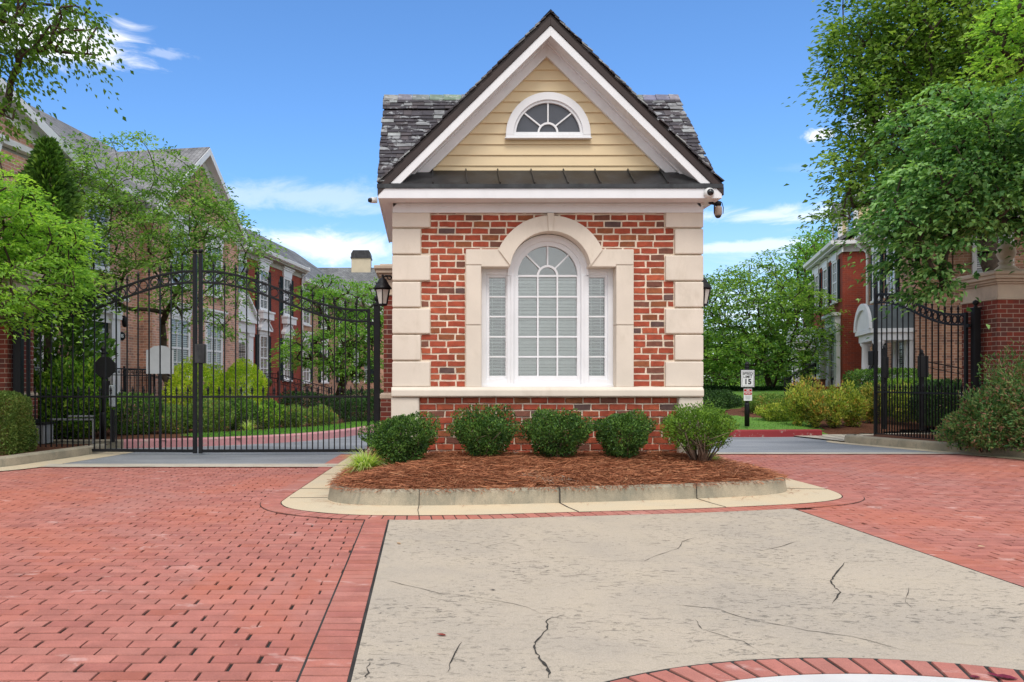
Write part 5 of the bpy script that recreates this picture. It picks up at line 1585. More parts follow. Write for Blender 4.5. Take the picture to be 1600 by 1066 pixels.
sh('clipped_hedge', 'dark green clipped hedge in front of the longer hedge', 1352, 1500, 594, 632, 19.9, 12000, .055, 'boxlight', 123, zb=.35, boxy=4, amp=.07, ry=.45, cat='hedge', shell=.2)
sh('nandina', 'bright yellow green shrub behind the open gate pickets', 1390, 1434, 604, 655, 19.0, 3000, .07, 'nandina', 124, zb=.25, amp=.25, f=5, wid=.4, shell=.6, ry=.4)
sh('clipped_hedge', 'dark hedge behind the hinge side of the open gate', 1430, 1520, 596, 650, 18.3, 8000, .06, 'dark', 125, zb=.2, boxy=3, amp=.1, ry=.5, cat='hedge')
# the big nandina mass by the right pier
for i, (a_, b_, t_, bt, Y, lb) in enumerate(((1494, 1582, 612, 690, 12.95, 'rose tipped nandina sprawling over the kerb below the gate hinge'), (1538, 1640, 556, 690, 12.9, 'tall blue green nandina in front of the right brick pier'),
                                             (1590, 1720, 575, 700, 12.2, 'dense nandina at the right edge above the kerb'), (1478, 1530, 655, 690, 13.4, 'low straggly nandina at the foot of the open gate'))):
    sh('nandina', lb, a_, b_, t_, bt, Y, 6000 if i < 3 else 1800, .062, 'nandina2', 130 + i, zb=.10, amp=.3, f=5, wid=.36, shell=.65, lift=.6, group='nandinas by the right pier', tipbias=.4, ry=.5)

# ---- trees
tree('dogwood_tree', 'bright lime green dogwood overhanging the left brick pier', 'tree', (-8.6, 13.0, .1),
     [E(40, 430, 12.6, 100, 60, .9), E(15, 330, 12.6, 60, 55, .8), E(60, 370, 12.8, 85, 40, .8), E(25, 485, 12.4, 75, 30, .7), E(5, 275, 12.9, 35, 30, .6), E(-60, 380, 12.8, 100, 120, 1.2)],
     240, 62, .085, .30, LM['dogwood'], 201, trunk_h=1.6, trunk_r=.09, flat=.14, droop=.35, mind=.2, wid=.45, lean=(.3, 0), upness=1.3, var0=.05)
def conifer(label, x, y, zt, rmax, seed, zb=.1):
    g = np.random.default_rng(seed)
    n = 17000; t = empty('conifer_tree', (x, y, zb), 0, label, 'tree')
    u = g.uniform(0, 1, n) ** .8; z = zb + .2 + (zt - zb - .2) * u
    a = g.uniform(0, 6.28, n); lob = 1 + .22 * np.sin(3 * a + 6 * u) + .16 * np.sin(5 * a - 17 * u) + .14 * np.sin(31 * u + 2 * a)
    r_ = rmax * np.minimum(1, (1 - u) ** .62 * 1.25) * lob * (1 - .5 * g.uniform(0, 1, n) ** 2) + .03
    p = np.stack([x + r_ * np.cos(a), y + r_ * np.sin(a), z], 1)
    o_ = np.stack([np.cos(a), np.sin(a), .7 + 0 * a], 1)
    d = unit(o_ + g.normal(0, .4, (n, 3))); nr = unit(np.stack([-np.sin(a), np.cos(a), 0 * a], 1) * g.choice([-1, 1], n)[:, None] * .6 + g.normal(0, .5, (n, 3)) + .5 * o_)
    cl = np.sin(9 * a + 23 * u) * np.sin(5 * a - 31 * u)
    leafmesh('foliage', p, d, nr, .12 * g.uniform(.6, 1.4, n), LM['conifer'], t, g.beta(2, 3, n) + .15 * cl, .5, .1)
    s = MB(); s.tube([(x, y, zb - .05), (x, y, zb + (zt - zb) * .9)], [.09, .02], 8); s.build('trunk', M['bark'], t, True)
conifer('dark green column shaped conifer between the lime dogwood and the gate', XX(74, 15.9), 15.9, ZZ(222, 15.9), .85, 205, zb=.12)
tree('elm_tree', 'large airy green tree in front of the brick townhouses behind the gate', 'tree', (XX(272, 20.6), 20.6, .13),
     [E(250, 350, 19.6, 130, 90, 1.6), E(180, 270, 19.8, 110, 60, 1.3), E(320, 390, 19.4, 95, 60, 1.3), E(230, 440, 19.2, 150, 50, 1.3), E(150, 360, 19.6, 70, 100, 1.2), E(330, 470, 19.0, 60, 60, .9), E(70, 250, 20, 75, 45, 1.0), E(300, 310, 19.6, 60, 60, 1.0), E(390, 385, 19.2, 35, 35, .6)],
     400, 52, .105, .36, LM['elm'], 210, trunk_h=1.5, trunk_r=.075, flat=.30, droop=.45, mind=.26, wid=.45, stems=4, var0=.08)
tree('small_tree', 'small layered green tree with dark trunk beyond the right gate leaf', 'tree', (XX(522, 25), 25, .14),
     [E(530, 470, 24.6, 70, 38, 1.3), E(560, 520, 24.4, 60, 45, 1.2), E(500, 545, 24.2, 70, 32, 1.2), E(545, 575, 24.2, 55, 22, 1.0), E(515, 448, 24.8, 35, 20, .8), E(600, 470, 24.8, 40, 40, 1.0)],
     230, 60, .10, .36, LM['small'], 215, trunk_h=1.3, trunk_r=.14, flat=.18, droop=.3, mind=.25, wid=.45, stems=3, upness=1.2, var0=.06)
tree('birch_tree', 'overhanging birch branch with hanging leaves at the top left corner', 'tree', (-9.9, 7.4, .05),
     [E(60, 10, 9.2, 80, 70, .6, 5), E(25, 70, 9.2, 45, 40, .5, 2.2), E(120, 45, 9.3, 38, 50, .4, 2.), E(0, 140, 9.2, 16, 55, .3, .9), E(-120, -40, 9, 150, 120, 1.2, 3), E(5, 20, 9.1, 60, 60, .5, 3), E(10, 175, 9.1, 18, 16, .2, .3)],
     170, 24, .064, .20, LM['birch'], 220, trunk_h=4.6, trunk_r=.075, flat=1.1, droop=1.0, mind=.12, wid=.62, lean=(.7, .8), upness=.2)
tree('oak_tree', 'tall spreading green tree at the upper right behind the flowering dogwood', 'tree', (XX(1560, 22), 22, .3),
     [E(1440, 90, 21, 150, 110, 2.2), E(1395, 190, 20.6, 85, 90, 1.7), E(1362, 285, 20.4, 52, 55, 1.2), E(1520, 40, 21, 140, 110, 2.4), E(1400, 30, 21, 100, 80, 1.8), E(1460, 260, 20.8, 110, 100, 2.0), E(1600, 150, 22, 150, 170, 2.5), E(1345, 120, 20.6, 34, 45, .8), E(1312, 340, 20.4, 26, 10, .4, .5), E(1325, 255, 20.4, 30, 24, .6), E(1480, 180, 20.8, 140, 120, 2.0)],
     800, 66, .15, .48, LM['big'], 230, trunk_h=3.5, trunk_r=.24, flat=.55, droop=.35, mind=.38, wid=.55, var0=.05)
tree('dogwood_tree', 'dark green layered dogwood overhanging the right brick pier and open gate', 'tree', (XX(1640, 14.8), 14.8, .2),
     [E(1510, 290, 12.9, 120, 75, 1.2), E(1440, 330, 12.9, 70, 50, .9), E(1525, 318, 12.9, 105, 42, 1.0), E(1445, 395, 12.8, 60, 38, .7), E(1480, 200, 13.2, 80, 60, 1.0), E(1570, 220, 13.2, 100, 90, 1.2), E(1395, 345, 12.8, 38, 24, .5), E(1455, 450, 12.9, 42, 20, .4), E(1660, 270, 13, 110, 110, 1.4)],
     420, 58, .108, .34, LM['cornus'], 240, trunk_h=2.2, trunk_r=.12, flat=.17, droop=.6, mind=.23, wid=.55, lean=(-.4, -.8), upness=1.1, var0=.06)
tree('dogwood_tree', 'light green sunlit branch of a tree at the top right corner', 'tree', (11.9, 11.9, .1),
     [E(1590, 40, 10.6, 40, 60, .5, 2), E(1570, 110, 10.8, 35, 30, .4, .8), E(1680, 60, 11, 90, 120, 1.0, 3)], 90, 52, .085, .26, LM['dogwood'], 245, trunk_h=3.4, trunk_r=.10, flat=.25, droop=.4, mind=.18, wid=.5, upness=1.1)
tree('shade_tree', 'layered green shade tree behind the speed limit sign', 'tree', (XX(1205, 34), 34, .5),
     [E(1180, 480, 33, 80, 60, 2.4), E(1195, 430, 33, 45, 32, 1.4), E(1130, 470, 33, 50, 50, 2), E(1235, 500, 32.6, 60, 60, 2.0), E(1160, 545, 32.6, 90, 34, 2.2), E(1110, 535, 33, 60, 50, 2.0), E(1230, 560, 32.4, 50, 26, 1.6), E(1190, 405, 33, 14, 12, .5)],
     340, 64, .15, .60, LM['back'], 250, trunk_h=2.1, trunk_r=.13, flat=.16, droop=.3, mind=.55, wid=.5, stems=2, upness=1.2, var0=.04)
tree('shade_tree', 'green tree behind the gutter end of the red brick house', 'tree', (XX(1262, 44), 44, .8),
     [E(1262, 440, 43, 42, 60, 2.2), E(1275, 400, 44, 34, 36, 2), E(1245, 500, 43, 40, 60, 2.2), E(1225, 560, 43, 50, 50, 2.2), E(1300, 380, 46, 26, 30, 2.0), E(1290, 420, 46, 30, 40, 2)],
     260, 60, .19, .75, LM['small'], 255, trunk_h=2.6, trunk_r=.28, flat=.3, droop=.3, mind=.5, wid=.5)
for i, (px, Y, hh, s_) in enumerate(((1120, 58, 62, 260), (1180, 66, 70, 261))):
    lb = ['distant green tree nearest the guardhouse wall beyond the shade tree', 'distant green tree straight behind the speed limit sign'][i]
    tree('shade_tree', lb, 'tree', (XX(px, Y), Y, .5), [E(px, 560, Y, 55, 50, 3), E(px + 20, 590, Y, 60, 26, 3), E(px - 25, 585, Y, 40, 30, 2.5)], 150, 46, .26, 1.0, LM['back'], s_, trunk_h=2, trunk_r=.3, flat=.4, mind=.7, group='distant trees beyond the lawn')
sh('dark_hedge', 'long dark hedge at the back of the courtyard beyond the sign', 1060, 1262, 606, 640, 34, 12000, .12, 'dark', 140, zb=.25, boxy=4, amp=.12, ry=1.2, cat='hedge')

# turf blades on the two lawns
def turf(polys, n, seed):
    g = np.random.default_rng(seed); Vs = []; 
    for poly, zf, k in polys:
        xs = [p[0] for p in poly]; ys = [p[1] for p in poly]
        c = np.stack([g.uniform(min(xs), max(xs), k), g.uniform(min(ys), max(ys), k)], 1); c = c[npinside(c, poly)]
        z = np.array([zf(x, y) for x, y in c]); Vs.append(np.c_[c, z])
    p = np.concatenate(Vs); n = len(p)
    d = unit(g.normal(0, .45, (n, 3)) * [1, 1, 0] + [0, 0, 1]); nr = unit(g.normal(0, 1, (n, 3)) * [1, 1, .1])
    o = leafmesh('turf_grass', p, d, nr, .055 * g.uniform(.6, 1.3, n), LM['turf'], None, g.beta(2, 2, n), .16, .05)
    o['kind'] = 'stuff'
turf([(rdb[1:] + [(8.9, 40), (8, 29), (7.4, 24), (9.4, 20), (8.9, 18)], zR, 60000), ([(-4.7, 15.9), (-3.95, 15.15), (-2.45, 16.4), (-1.55, 18.3), (-.95, 21), (-1.7, 21), (-2.4, 18.7), (-3.5, 17.3)], lambda x, y: .14, 26000)], 0, 300)
# ------------------------------------------------------------------ houses (local frame: x along the front, -y outwards, z up)
def hpart(mb, name, mat, parent, bevel=0.): return mb.build(name, mat, parent, False, bevel)
def window(h, x, z0, w, ht, y=0., cols=2, rows=3, shutters=False, head=None, sill=True, blinds=True, box=False, arch=False, shcol='shutter', double=True):
    f = MB(); t = .09
    f.box(x - w/2 - t, x - w/2, y - .06, y + .02, z0 - .03, z0 + ht + t); f.box(x + w/2, x + w/2 + t, y - .06, y + .02, z0 - .03, z0 + ht + t)
    f.box(x - w/2, x + w/2, y - .06, y + .02, z0 + ht, z0 + ht + t); f.box(x - w/2, x + w/2, y - .055, y + .02, z0 - .03, z0 + .05)
    if sill: f.box(x - w/2 - .14, x + w/2 + .14, y - .12, y + .02, z0 - .10, z0 - .03)
    for i in range(1, cols): xx = x - w/2 + w * i / cols; f.box(xx - .014, xx + .014, y - .04, y - .02, z0 + .05, z0 + ht)
    for j in range(1, rows):
        zz_ = z0 + ht * j / rows; k = .028 if (double and j == rows // 2) else .014
        f.box(x - w/2, x + w/2, y - .042, y - .018, zz_ - k, zz_ + k)
    if arch:
        f.ring((x, y - .03, z0 + ht), w/2 + .05, .1, .07, n=16, a0=0, a1=math.pi)
        f.xz([(x + w/2 * math.cos(math.pi*i/12), z0 + ht + w/2 * math.sin(math.pi*i/12)) for i in range(13)], y - .03, y)
    o = hpart(f, 'window', M['white'], h)
    q = MB(); q.box(x - w/2, x + w/2, y - .018, y - .004, z0 + .02, z0 + ht); hpart(q, 'pane', M['blindpane'] if blinds else M['pane'], o)
    if shutters:
        for s in (-1, 1):
            sw = w * .46; a = x + s * (w/2 + t + .02); b_ = a + s * sw
            q = MB(); q.box(min(a, b_), max(a, b_), y - .035, y - .004, z0 - .05, z0 + ht + .06)
            for (za, zb_) in ((.05, .47), (.53, .96)):
                q.box(min(a, b_) + .06, max(a, b_) - .06, y - .045, y - .034, z0 + ht * za, z0 + ht * zb_)
            hpart(q, 'shutter', M[shcol], o)
    if head == 'pediment':
        q = MB(); z1 = z0 + ht + t; e = w/2 + .24
        q.box(x - e + .06, x + e - .06, y - .09, y + .0, z1, z1 + .16)
        q.xz([(x - e, z1 + .16), (x + e, z1 + .16), (x, z1 + .16 + e * .68)], y - .15, y)
        q.xz([(x - e - .04, z1 + .15), (x + e + .04, z1 + .15), (x + e + .04, z1 + .20), (x - e - .04, z1 + .20)], y - .19, y)
        for s in (-1, 1):
            q.xz([(x + s*(e + .05), z1 + .2), (x + s*(e + .05), z1 + .26), (x, z1 + .26 + e * .70), (x, z1 + .19 + e * .70)], y - .19, y - .001)
        hpart(q, 'pediment', M['white'], o)
    if head == 'lintel':
        q = MB(); z1 = z0 + ht + t
        q.xz([(x - w/2 - .1, z1), (x + w/2 + .1, z1), (x + w/2 + .22, z1 + .36), (x - w/2 - .22, z1 + .36)], y - .08, y)
        q.box(x - w/2 - .30, x + w/2 + .30, y - .17, y, z1 + .36, z1 + .43); q.box(x - w/2 - .24, x + w/2 + .24, y - .12, y, z1 + .29, z1 + .36)
        hpart(q, 'lintel', M['white'], o)
    if box:
        q = MB(); q.box(x - w/2 - .22, x + w/2 + .22, y - .26, y, z0 - .42, z0 - .12); q.box(x - w/2 - .26, x + w/2 + .26, y - .30, y, z0 - .16, z0 - .09)
        for s in (-1, 1): q.prism([(x + s*w/2 - .06, y, z0 - .42), (x + s*w/2 - .06, y - .2, z0 - .42), (x + s*w/2 - .06, y, z0 - .72)], (.12, 0, 0))
        hpart(q, 'window_box', M['white'], o)
    return o
def door(h, x, z0, w, ht, y=0., surround=.45, ped=None, dark=True, fan=False):
    q = MB(); o_ = w/2 + .06
    for s in (-1, 1):
        a, b_ = x + s * o_, x + s * (o_ + surround)
        q.box(min(a, b_), max(a, b_), y - .14, y, z0, z0 + ht + .25); q.box(min(a, b_) - .03, max(a, b_) + .03, y - .18, y, z0 + ht + .12, z0 + ht + .25); q.box(min(a, b_) - .02, max(a, b_) + .02, y - .17, y, z0, z0 + .25)
    z1 = z0 + ht + .25; e = o_ + surround
    q.box(x - e - .04, x + e + .04, y - .2, y, z1, z1 + .38); q.box(x - e - .14, x + e + .14, y - .32, y, z1 + .38, z1 + .5)
    q.box(x - o_, x + o_, y - .10, y, z0 + ht, z1)
    if ped:
        q.xz([(x - e - .14, z1 + .5), (x + e + .14, z1 + .5), (x, z1 + .5 + ped)], y - .22, y)
        for s in (-1, 1): q.xz([(x + s*(e + .2), z1 + .5), (x + s*(e + .2), z1 + .58), (x, z1 + .62 + ped), (x, z1 + .5 + ped)], y - .34, y - .001)
    d0 = hpart(q, 'doorway', M['white'], h)
    q = MB(); q.box(x - w/2, x + w/2, y - .06, y - .003, z0, z0 + ht); hpart(q, 'door', M['shutter'] if dark else M['white'], d0)
    q = MB()
    q.box(x - w/2 + .12, x + w/2 - .12, y - .068, y - .059, z0 + .35, z0 + ht - .15); hpart(q, 'pane', M['blindpane'], d0)
    q = MB()
    for i in (1, 2): xx = x - w/2 + .12 + (w - .24) * i / 3; q.box(xx - .012, xx + .012, y - .075, y - .066, z0 + .35, z0 + ht - .15)
    for j in range(1, 5): zz_ = z0 + .35 + (ht - .5) * j / 5; q.box(x - w/2 + .12, x + w/2 - .12, y - .0745, y - .0665, zz_ - .012, zz_ + .012)
    hpart(q, 'muntin', M['shutter'] if not dark else M['white'], d0)
def body(h, x0, x1, dep, z0, eave, ridge, brick, roofmat, over=.32, yr=None, gab=(0, 0), y=0., soffit='grey'):
    q = MB(); yr = yr or dep / 2
    q.box(x0, x1, y, dep, z0, eave); w_ = hpart(q, 'wall', brick, h)
    q = MB()
    for xe in (x0, x1 - .2): q.prism([(xe, y, eave - .01), (xe, dep, eave - .01), (xe, yr, ridge - .08)], (.2, 0, 0))
    hpart(q, 'gable_end', brick if not gab[0] else M['siding'], h)
    # roof slabs
    e0 = y - over; sl = (ridge - eave - .12) / (yr - e0)
    q = MB(); q.prism([(x0 - gab[1], e0, eave + .12), (x0 - gab[1], yr, ridge), (x0 - gab[1], yr, ridge - .14), (x0 - gab[1], e0, eave - .02)], (x1 - x0 + 2 * gab[1], 0, 0))
    e1 = dep + over
    q.prism([(x0 - gab[1], yr, ridge), (x0 - gab[1], e1, eave + .12), (x0 - gab[1], e1, eave - .02), (x0 - gab[1], yr, ridge - .14)], (x1 - x0 + 2 * gab[1], 0, 0))
    hpart(q, 'roof', roofmat, h)
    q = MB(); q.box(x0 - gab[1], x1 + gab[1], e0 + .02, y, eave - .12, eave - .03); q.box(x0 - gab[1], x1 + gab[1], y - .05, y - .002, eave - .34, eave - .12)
    hpart(q, 'cornice', M['soffitshade'] if soffit == 'grey' else M['white'], h)
    q = MB(); n = 6
    q.prism([(x0 - gab[1], e0 - .005, eave - .06), (x0 - gab[1], e0 - .10, eave - .02), (x0 - gab[1], e0 - .12, eave + .10), (x0 - gab[1], e0 - .10, eave + .115), (x0 - gab[1], e0 - .005, eave + .10)], (x1 - x0 + 2 * gab[1], 0, 0))
    hpart(q, 'gutter', M['white'], h)
def downspout(h, x, z0, z1, y=0.):
    q = MB(); q.tube([(x, y - .40, z1), (x, y - .38, z1 - .14), (x, y - .10, z1 - .40), (x, y - .07, z1 - .6), (x, y - .07, z0)], .05, 6); hpart(q, 'downspout', M['white'], h)
def frontgable(h, xa, xb, eave, peak, dep, y, brick, roofmat):
    xm = (xa + xb) / 2; hw_ = (xb - xa) / 2
    q = MB(); q.xz([(xa, eave), (xb, eave), (xm, peak - .12)], y, y + .3); q.box(xa, xb, y, y + .5, .1, eave + .01); hpart(q, 'gable_front', brick, h)
    for s in (-1, 1):
        xe = xm + s * (hw_ + .35); k = (peak - eave) / hw_; ze = peak - k * (hw_ + .35)
        q = MB(); q.prism([(xm, y - .32, peak + .14), (xe, y - .32, ze + .14), (xe, y - .32, ze), (xm, y - .32, peak)], (0, dep + .32, 0)); hpart(q, 'gable_roof', roofmat, h)
        q = MB(); q.prism([(xm, y - .345, peak + .10), (xe, y - .345, ze + .10), (xe, y - .345, ze - .13), (xm, y - .345, peak - .13)], (0, .03, 0))
        q.prism([(xm, y - .31, peak - .005), (xe, y - .31, ze - .005), (xe, y - .31, ze - .05), (xm, y - .31, peak - .05)], (0, .31, 0))
        q.prism([(xm, y - .04, peak - .05), (xe, y - .04, ze - .05), (xe, y - .04, ze - .36), (xm, y - .04, peak - .36)], (0, .039, 0))
        hpart(q, 'rake_board', M['white'], h)
        q = MB(); q.box(min(xe, xe - s*.5), max(xe, xe - s*.5), y - .42, y + .02, ze - .08, ze + .06); hpart(q, 'eave_return', M['white'], h)
def rail(h, a, b_, n=10, hgt=.9, name='stair_railing', toprail=.045):
    """iron railing from foot a to foot b"""
    a = Vector(a); b_ = Vector(b_); up = Vector((0, 0, hgt)); q = MB()
    q.bar(a + up, b_ + up, toprail, .03); q.bar(a + up * .82, b_ + up * .82, .02, .02); q.bar(a + up * .12, b_ + up * .12, .02, .02)
    for i in range(n + 1):
        p = a.lerp(b_, i / n); w_ = .045 if i in (0, n) else .016
        q.box(p.x - w_/2, p.x + w_/2, p.y - w_/2, p.y + w_/2, p.z, p.z + hgt + (.1 if i in (0, n) else 0))
        if i < n:
            m_ = a.lerp(b_, (i + .5) / n) + up * .91; q.ring(m_, .032, .010, .012, n=8)
    return hpart(q, name, M['black'], h)
def steps(h, x0, x1, y_, z1, n, brick, rise=.17, run=.28, z0=0):
    q = MB()
    for i in range(n): q.box(x0, x1, y_ - (i + 1) * run - .9, y_ - i * run - .9 if i else y_, z0, z1 - i * rise)
    hpart(q, 'steps', brick, h)

def local(rz, o): return empty
ANG = R(80)
def town(name, loc, rz, label): return empty(name, loc, rz, label, 'house')
LO = Vector((-9.25, 18.0, 0))
def lat(s): return tuple(LO + Vector((math.cos(ANG), math.sin(ANG), 0)) * s)
# A: nearest on the left, mostly hidden by foliage
hA = town('townhouse', lat(-9), ANG, 'nearest townhouse at the far left with white gable rake and grey shingle roof')
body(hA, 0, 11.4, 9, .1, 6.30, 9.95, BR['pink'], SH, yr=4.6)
frontgable(hA, 1.0, 11.1, 6.45, 8.1, 4.5, -.3, BR['pink'], SH)
window(hA, 7.8, 4.2, 1.1, 1.7, -.3, 3, 4, head='lintel'); window(hA, 9.8, 1.2, 1.1, 1.9, -.3, 3, 4, head='lintel'); window(hA, 5, 1.2, 1.1, 1.9, -.3, 3, 4, head='lintel')
# B: pink brick with doorway, bay and front gable
hB = town('townhouse', lat(2.4), ANG, 'pink brick townhouse with white doorway, iron stair rails and a front gable behind the elm')
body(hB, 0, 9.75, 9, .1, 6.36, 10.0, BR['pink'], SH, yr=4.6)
frontgable(hB, 3.55, 9.9, 6.35, 8.75, 4.6, -.38, BR['pink'], SH)
door(hB, 1.25, .62, 1.0, 2.15, 0, .42)
for x in (5.2, 7.7):
    window(hB, x, 1.35, 1.15, 1.75, -.38, 3, 4, head='lintel'); window(hB, x, 4.15, 1.1, 1.6, -.38, 3, 4, head='lintel')
window(hB, 1.25, 4.2, 1.0, 1.6, 0, 3, 4, head='lintel')
q = MB(); q.lathe([(.004, -.012), (.13, -.012), (.14, 0), (.13, .012), (.004, .012)], n=20)
q.v = [(x * 1.35 + 2.52, y_ * 0 + z_ - .015, 2.46 + y_ * .85) for x, y_, z_ in q.v]
pl = hpart(q, 'number_plaque', M['shutter'], hB)
text('85', .13, M['signwhite'], pl, (2.52, -.030, 2.46), .002)
q = MB(); q.lathe([(.03, 0), (.06, .03), (.085, .2), (.04, .28), (.01, .33)], 2.42, -.16, 2.7, 6); q.box(2.40, 2.44, -.16, 0, 2.98, 3.02); hpart(q, 'porch_lamp', M['black'], hB)
steps(hB, .5, 2.0, 0, .62, 4, BR['pink'], rise=.15)
q = MB(); q.box(.1, 2.6, -1.0, 0, 0, .6); hpart(q, 'stoop', BR['pink'], hB)
rail(hB, (-.9, -1.0, .62), (2.5, -1.0, .62), 16); rail(hB, (2.5, -1.0, .62), (4.3, -2.0, .0), 9); rail(hB, (3.4, -.4, .62), (5.4, -1.6, .0), 9); rail(hB, (2.5, -1.0, .62), (2.5, -.1, .62), 5)
downspout(hB, 9.55, .1, 6.4, -.05)
# C: red brick with shutters
hC = town('townhouse', lat(12.18), ANG, 'red brick townhouse with black shutters, white pediments and iron stair rails')
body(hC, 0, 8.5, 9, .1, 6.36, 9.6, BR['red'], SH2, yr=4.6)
for x in (3.55, 6.4):
    window(hC, x, 1.3, .78, 1.72, 0, 2, 4, True, 'pediment'); window(hC, x, 4.15, .78, 1.55, 0, 2, 4, True, 'lintel', box=True)
door(hC, 1.15, .62, 1.0, 2.2, 0, .45, ped=.9, dark=False)
window(hC, 1.15, 4.35, .9, 1.35, 0, 2, 3, head=None, arch=True)
q = MB(); q.ring((1.15, -.12, 3.45), .55, .12, .16, n=16, a0=0, a1=math.pi); hpart(q, 'door_arch', M['white'], hC)
q = MB(); q.box(.2, 2.3, -1.1, 0, 0, .6); hpart(q, 'stoop', BR['red'], hC); steps(hC, .5, 2.0, 0, .6, 4, BR['red'], rise=.15)
rail(hC, (2.3, -1.1, .6), (4.6, -2.6, .0), 10); rail(hC, (2.4, -.2, .62), (5.0, -1.6, .0), 10); rail(hC, (2.3, -1.1, .6), (2.3, 0, .6), 5)
downspout(hC, 8.4, .1, 6.5)
q = MB(); q.lathe([(.05, 0), (.14, .06), (.2, .2), (.18, .3), (.1, .36)], 2.6, -.55, .95, 12); hpart(q, 'hanging_basket', LM['hedge'], hC)
# D: tan brick beyond
hD = town('townhouse', lat(20.75), ANG, 'tan brick townhouse beyond the red one, behind the small tree')
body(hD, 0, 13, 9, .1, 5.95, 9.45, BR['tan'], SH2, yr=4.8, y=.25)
for x in (1.3, 4.3, 7.6, 10.8):
    window(hD, x, 1.2, .9, 1.9, .25, 2, 4, True, 'lintel'); window(hD, x, 4.0, .9, 1.6, .25, 2, 4, x > 4, 'lintel')
downspout(hD, .15, .1, 6.1, .25)
# far house closing the view, with chimney
hE = town('townhouse', (-9.5, 60, 0), 0, 'far house with wide dark shingle roof and beige chimney closing the street')
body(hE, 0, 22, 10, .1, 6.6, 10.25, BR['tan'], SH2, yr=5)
for x in (2, 5, 8, 11): window(hE, x, 1.2, 1.0, 1.8, 0, 2, 4, True, 'lintel'); window(hE, x, 4.2, 1.0, 1.6, 0, 2, 4, True)
frontgable(hE, 6.2, 9.6, 6.0, 7.9, 4, -.5, BR['tan'], SH2)
q = MB(); cxx = XX(565, 65) + 9.5; q.box(cxx - .75, cxx + .75, 4.3, 5.7, 8.8, ZZ(404, 64.5)); ch = hpart(q, 'chimney', M['chimney'], hE)
q = MB(); z1 = ZZ(404, 64.5); q.box(cxx - .82, cxx + .82, 4.22, 5.78, z1, z1 + .1)
q.box(cxx - .78, cxx + .78, 4.26, 5.74, z1 + .1, z1 + .35); q.prism([(cxx - .78, 4.26, z1 + .35), (cxx + .78, 4.26, z1 + .35), (cxx + .62, 4.26, z1 + .62), (cxx - .62, 4.26, z1 + .62)], (0, 1.48, 0)); hpart(q, 'chimney_cap', M['bronze'], ch)

# right side
AR = R(253)
ur = Vector((.2924, .9563, 0))                      # away from the camera along the fronts
hR = town('townhouse', (15.9, 31.0, 0), AR, 'red brick townhouse on the right with shuttered windows, white doorway and dormer')
body(hR, -6.6, 0, 9.5, .4, 6.42, 9.6, BR['red'], SH2, yr=4.8, gab=(1, .18), soffit='white')
q = MB(); q.box(-.02, .05, 0, 9.5, 6.1, 6.42); q.box(.0, .30, -.3, 9.6, 6.36, 6.5); hpart(q, 'end_cornice', M['white'], hR)
for x in (-1.35, -3.4, -5.5):
    window(hR, x, 4.35, .80, 1.5, 0, 2, 4, True, 'lintel')
door(hR, -1.5, 1.0, 1.0, 2.1, 0, .5)
q = MB(); q.box(-4.9, -2.75, -.35, 0, 1.3, 3.1); q.box(-5.0, -2.65, -.45, 0, 3.1, 3.4); hpart(q, 'bay_window', M['white'], hR)
q = MB(); q.box(-4.7, -2.95, -.362, -.35, 1.5, 2.95); hpart(q, 'bay_pane', M['blindpane'], hR)
rail(hR, (-.2, -.9, 1.0), (-2.6, -.9, 1.0), 10)
q = MB(); q.box(-2.6, -.2, -.95, 0, .3, 1.0); hpart(q, 'stoop', BR['red'], hR)
rail(hR, (-.2, -.9, 1.0), (3.2, -2.4, .35), 10)
def dormer(h, x, y, z, name='dormer'):
    q = MB(); q.box(x - .7, x + .7, y, y + 2.4, z, z + 1.45); d = hpart(q, name, M['siding'], h)
    q = MB()
    for s in (-1, 1): q.box(x + s*.62 - .1, x + s*.62 + .1, y - .05, y + .1, z, z + 1.45)
    q.box(x - .8, x + .8, y - .06, y + 2.4, z + 1.3, z + 1.46); hpart(q, 'trim', M['white'], d)
    q = MB(); q.box(x - .45, x + .45, y - .03, y + .01, z + .15, z + 1.25); hpart(q, 'pane', M['pane'], d)
    q = MB(); q.xz([(x - .95, z + 1.44), (x + .95, z + 1.44), (x, z + 2.1)], y - .15, y + 2.8); hpart(q, 'dormer_roof', SH2, d)
dormer(hR, -1.3, .55, 6.75); dormer(hR, -4.4, .55, 6.75)
# next house with a small grey-roofed porch
hS = town('townhouse', tuple(Vector((15.9, 31, 0)) + ur * 6.62), AR, 'shaded brick townhouse beyond the red one with small white columned porch and grey metal roof')
body(hS, -9, 0, 9, .5, 6.0, 8.8, BR['red'], SH2, yr=5.2, y=.8)
q = MB(); q.box(-1.9, -.25, -.75, .8, .5, 1.05); hpart(q, 'porch_floor', M['conc'], hS)
for x in (-1.75, -1.3, -.42):
    q = MB(); q.lathe([(.13, 0), (.13, .08), (.10, .1), (.085, 1.5), (.12, 1.56), (.12, 1.62)], x, -.62, 1.05, 12); hpart(q, 'column', M['white'], hS)
q = MB(); q.box(-1.95, -.2, -.8, .8, 2.65, 2.98); q.box(-2.05, -.1, -.9, .8, 2.98, 3.06); hpart(q, 'entablature', M['white'], hS)
q = MB(); q.xz([(-2.08, 3.06), (-.07, 3.06), (-1.07, 3.75)], -.92, .8); hpart(q, 'porch_roof', M['galv'], hS)
rail(hS, (-1.9, -.8, 1.05), (-2.6, -2.6, .5), 6); rail(hS, (-.3, -.8, 1.05), (-.5, -2.6, .5), 6)
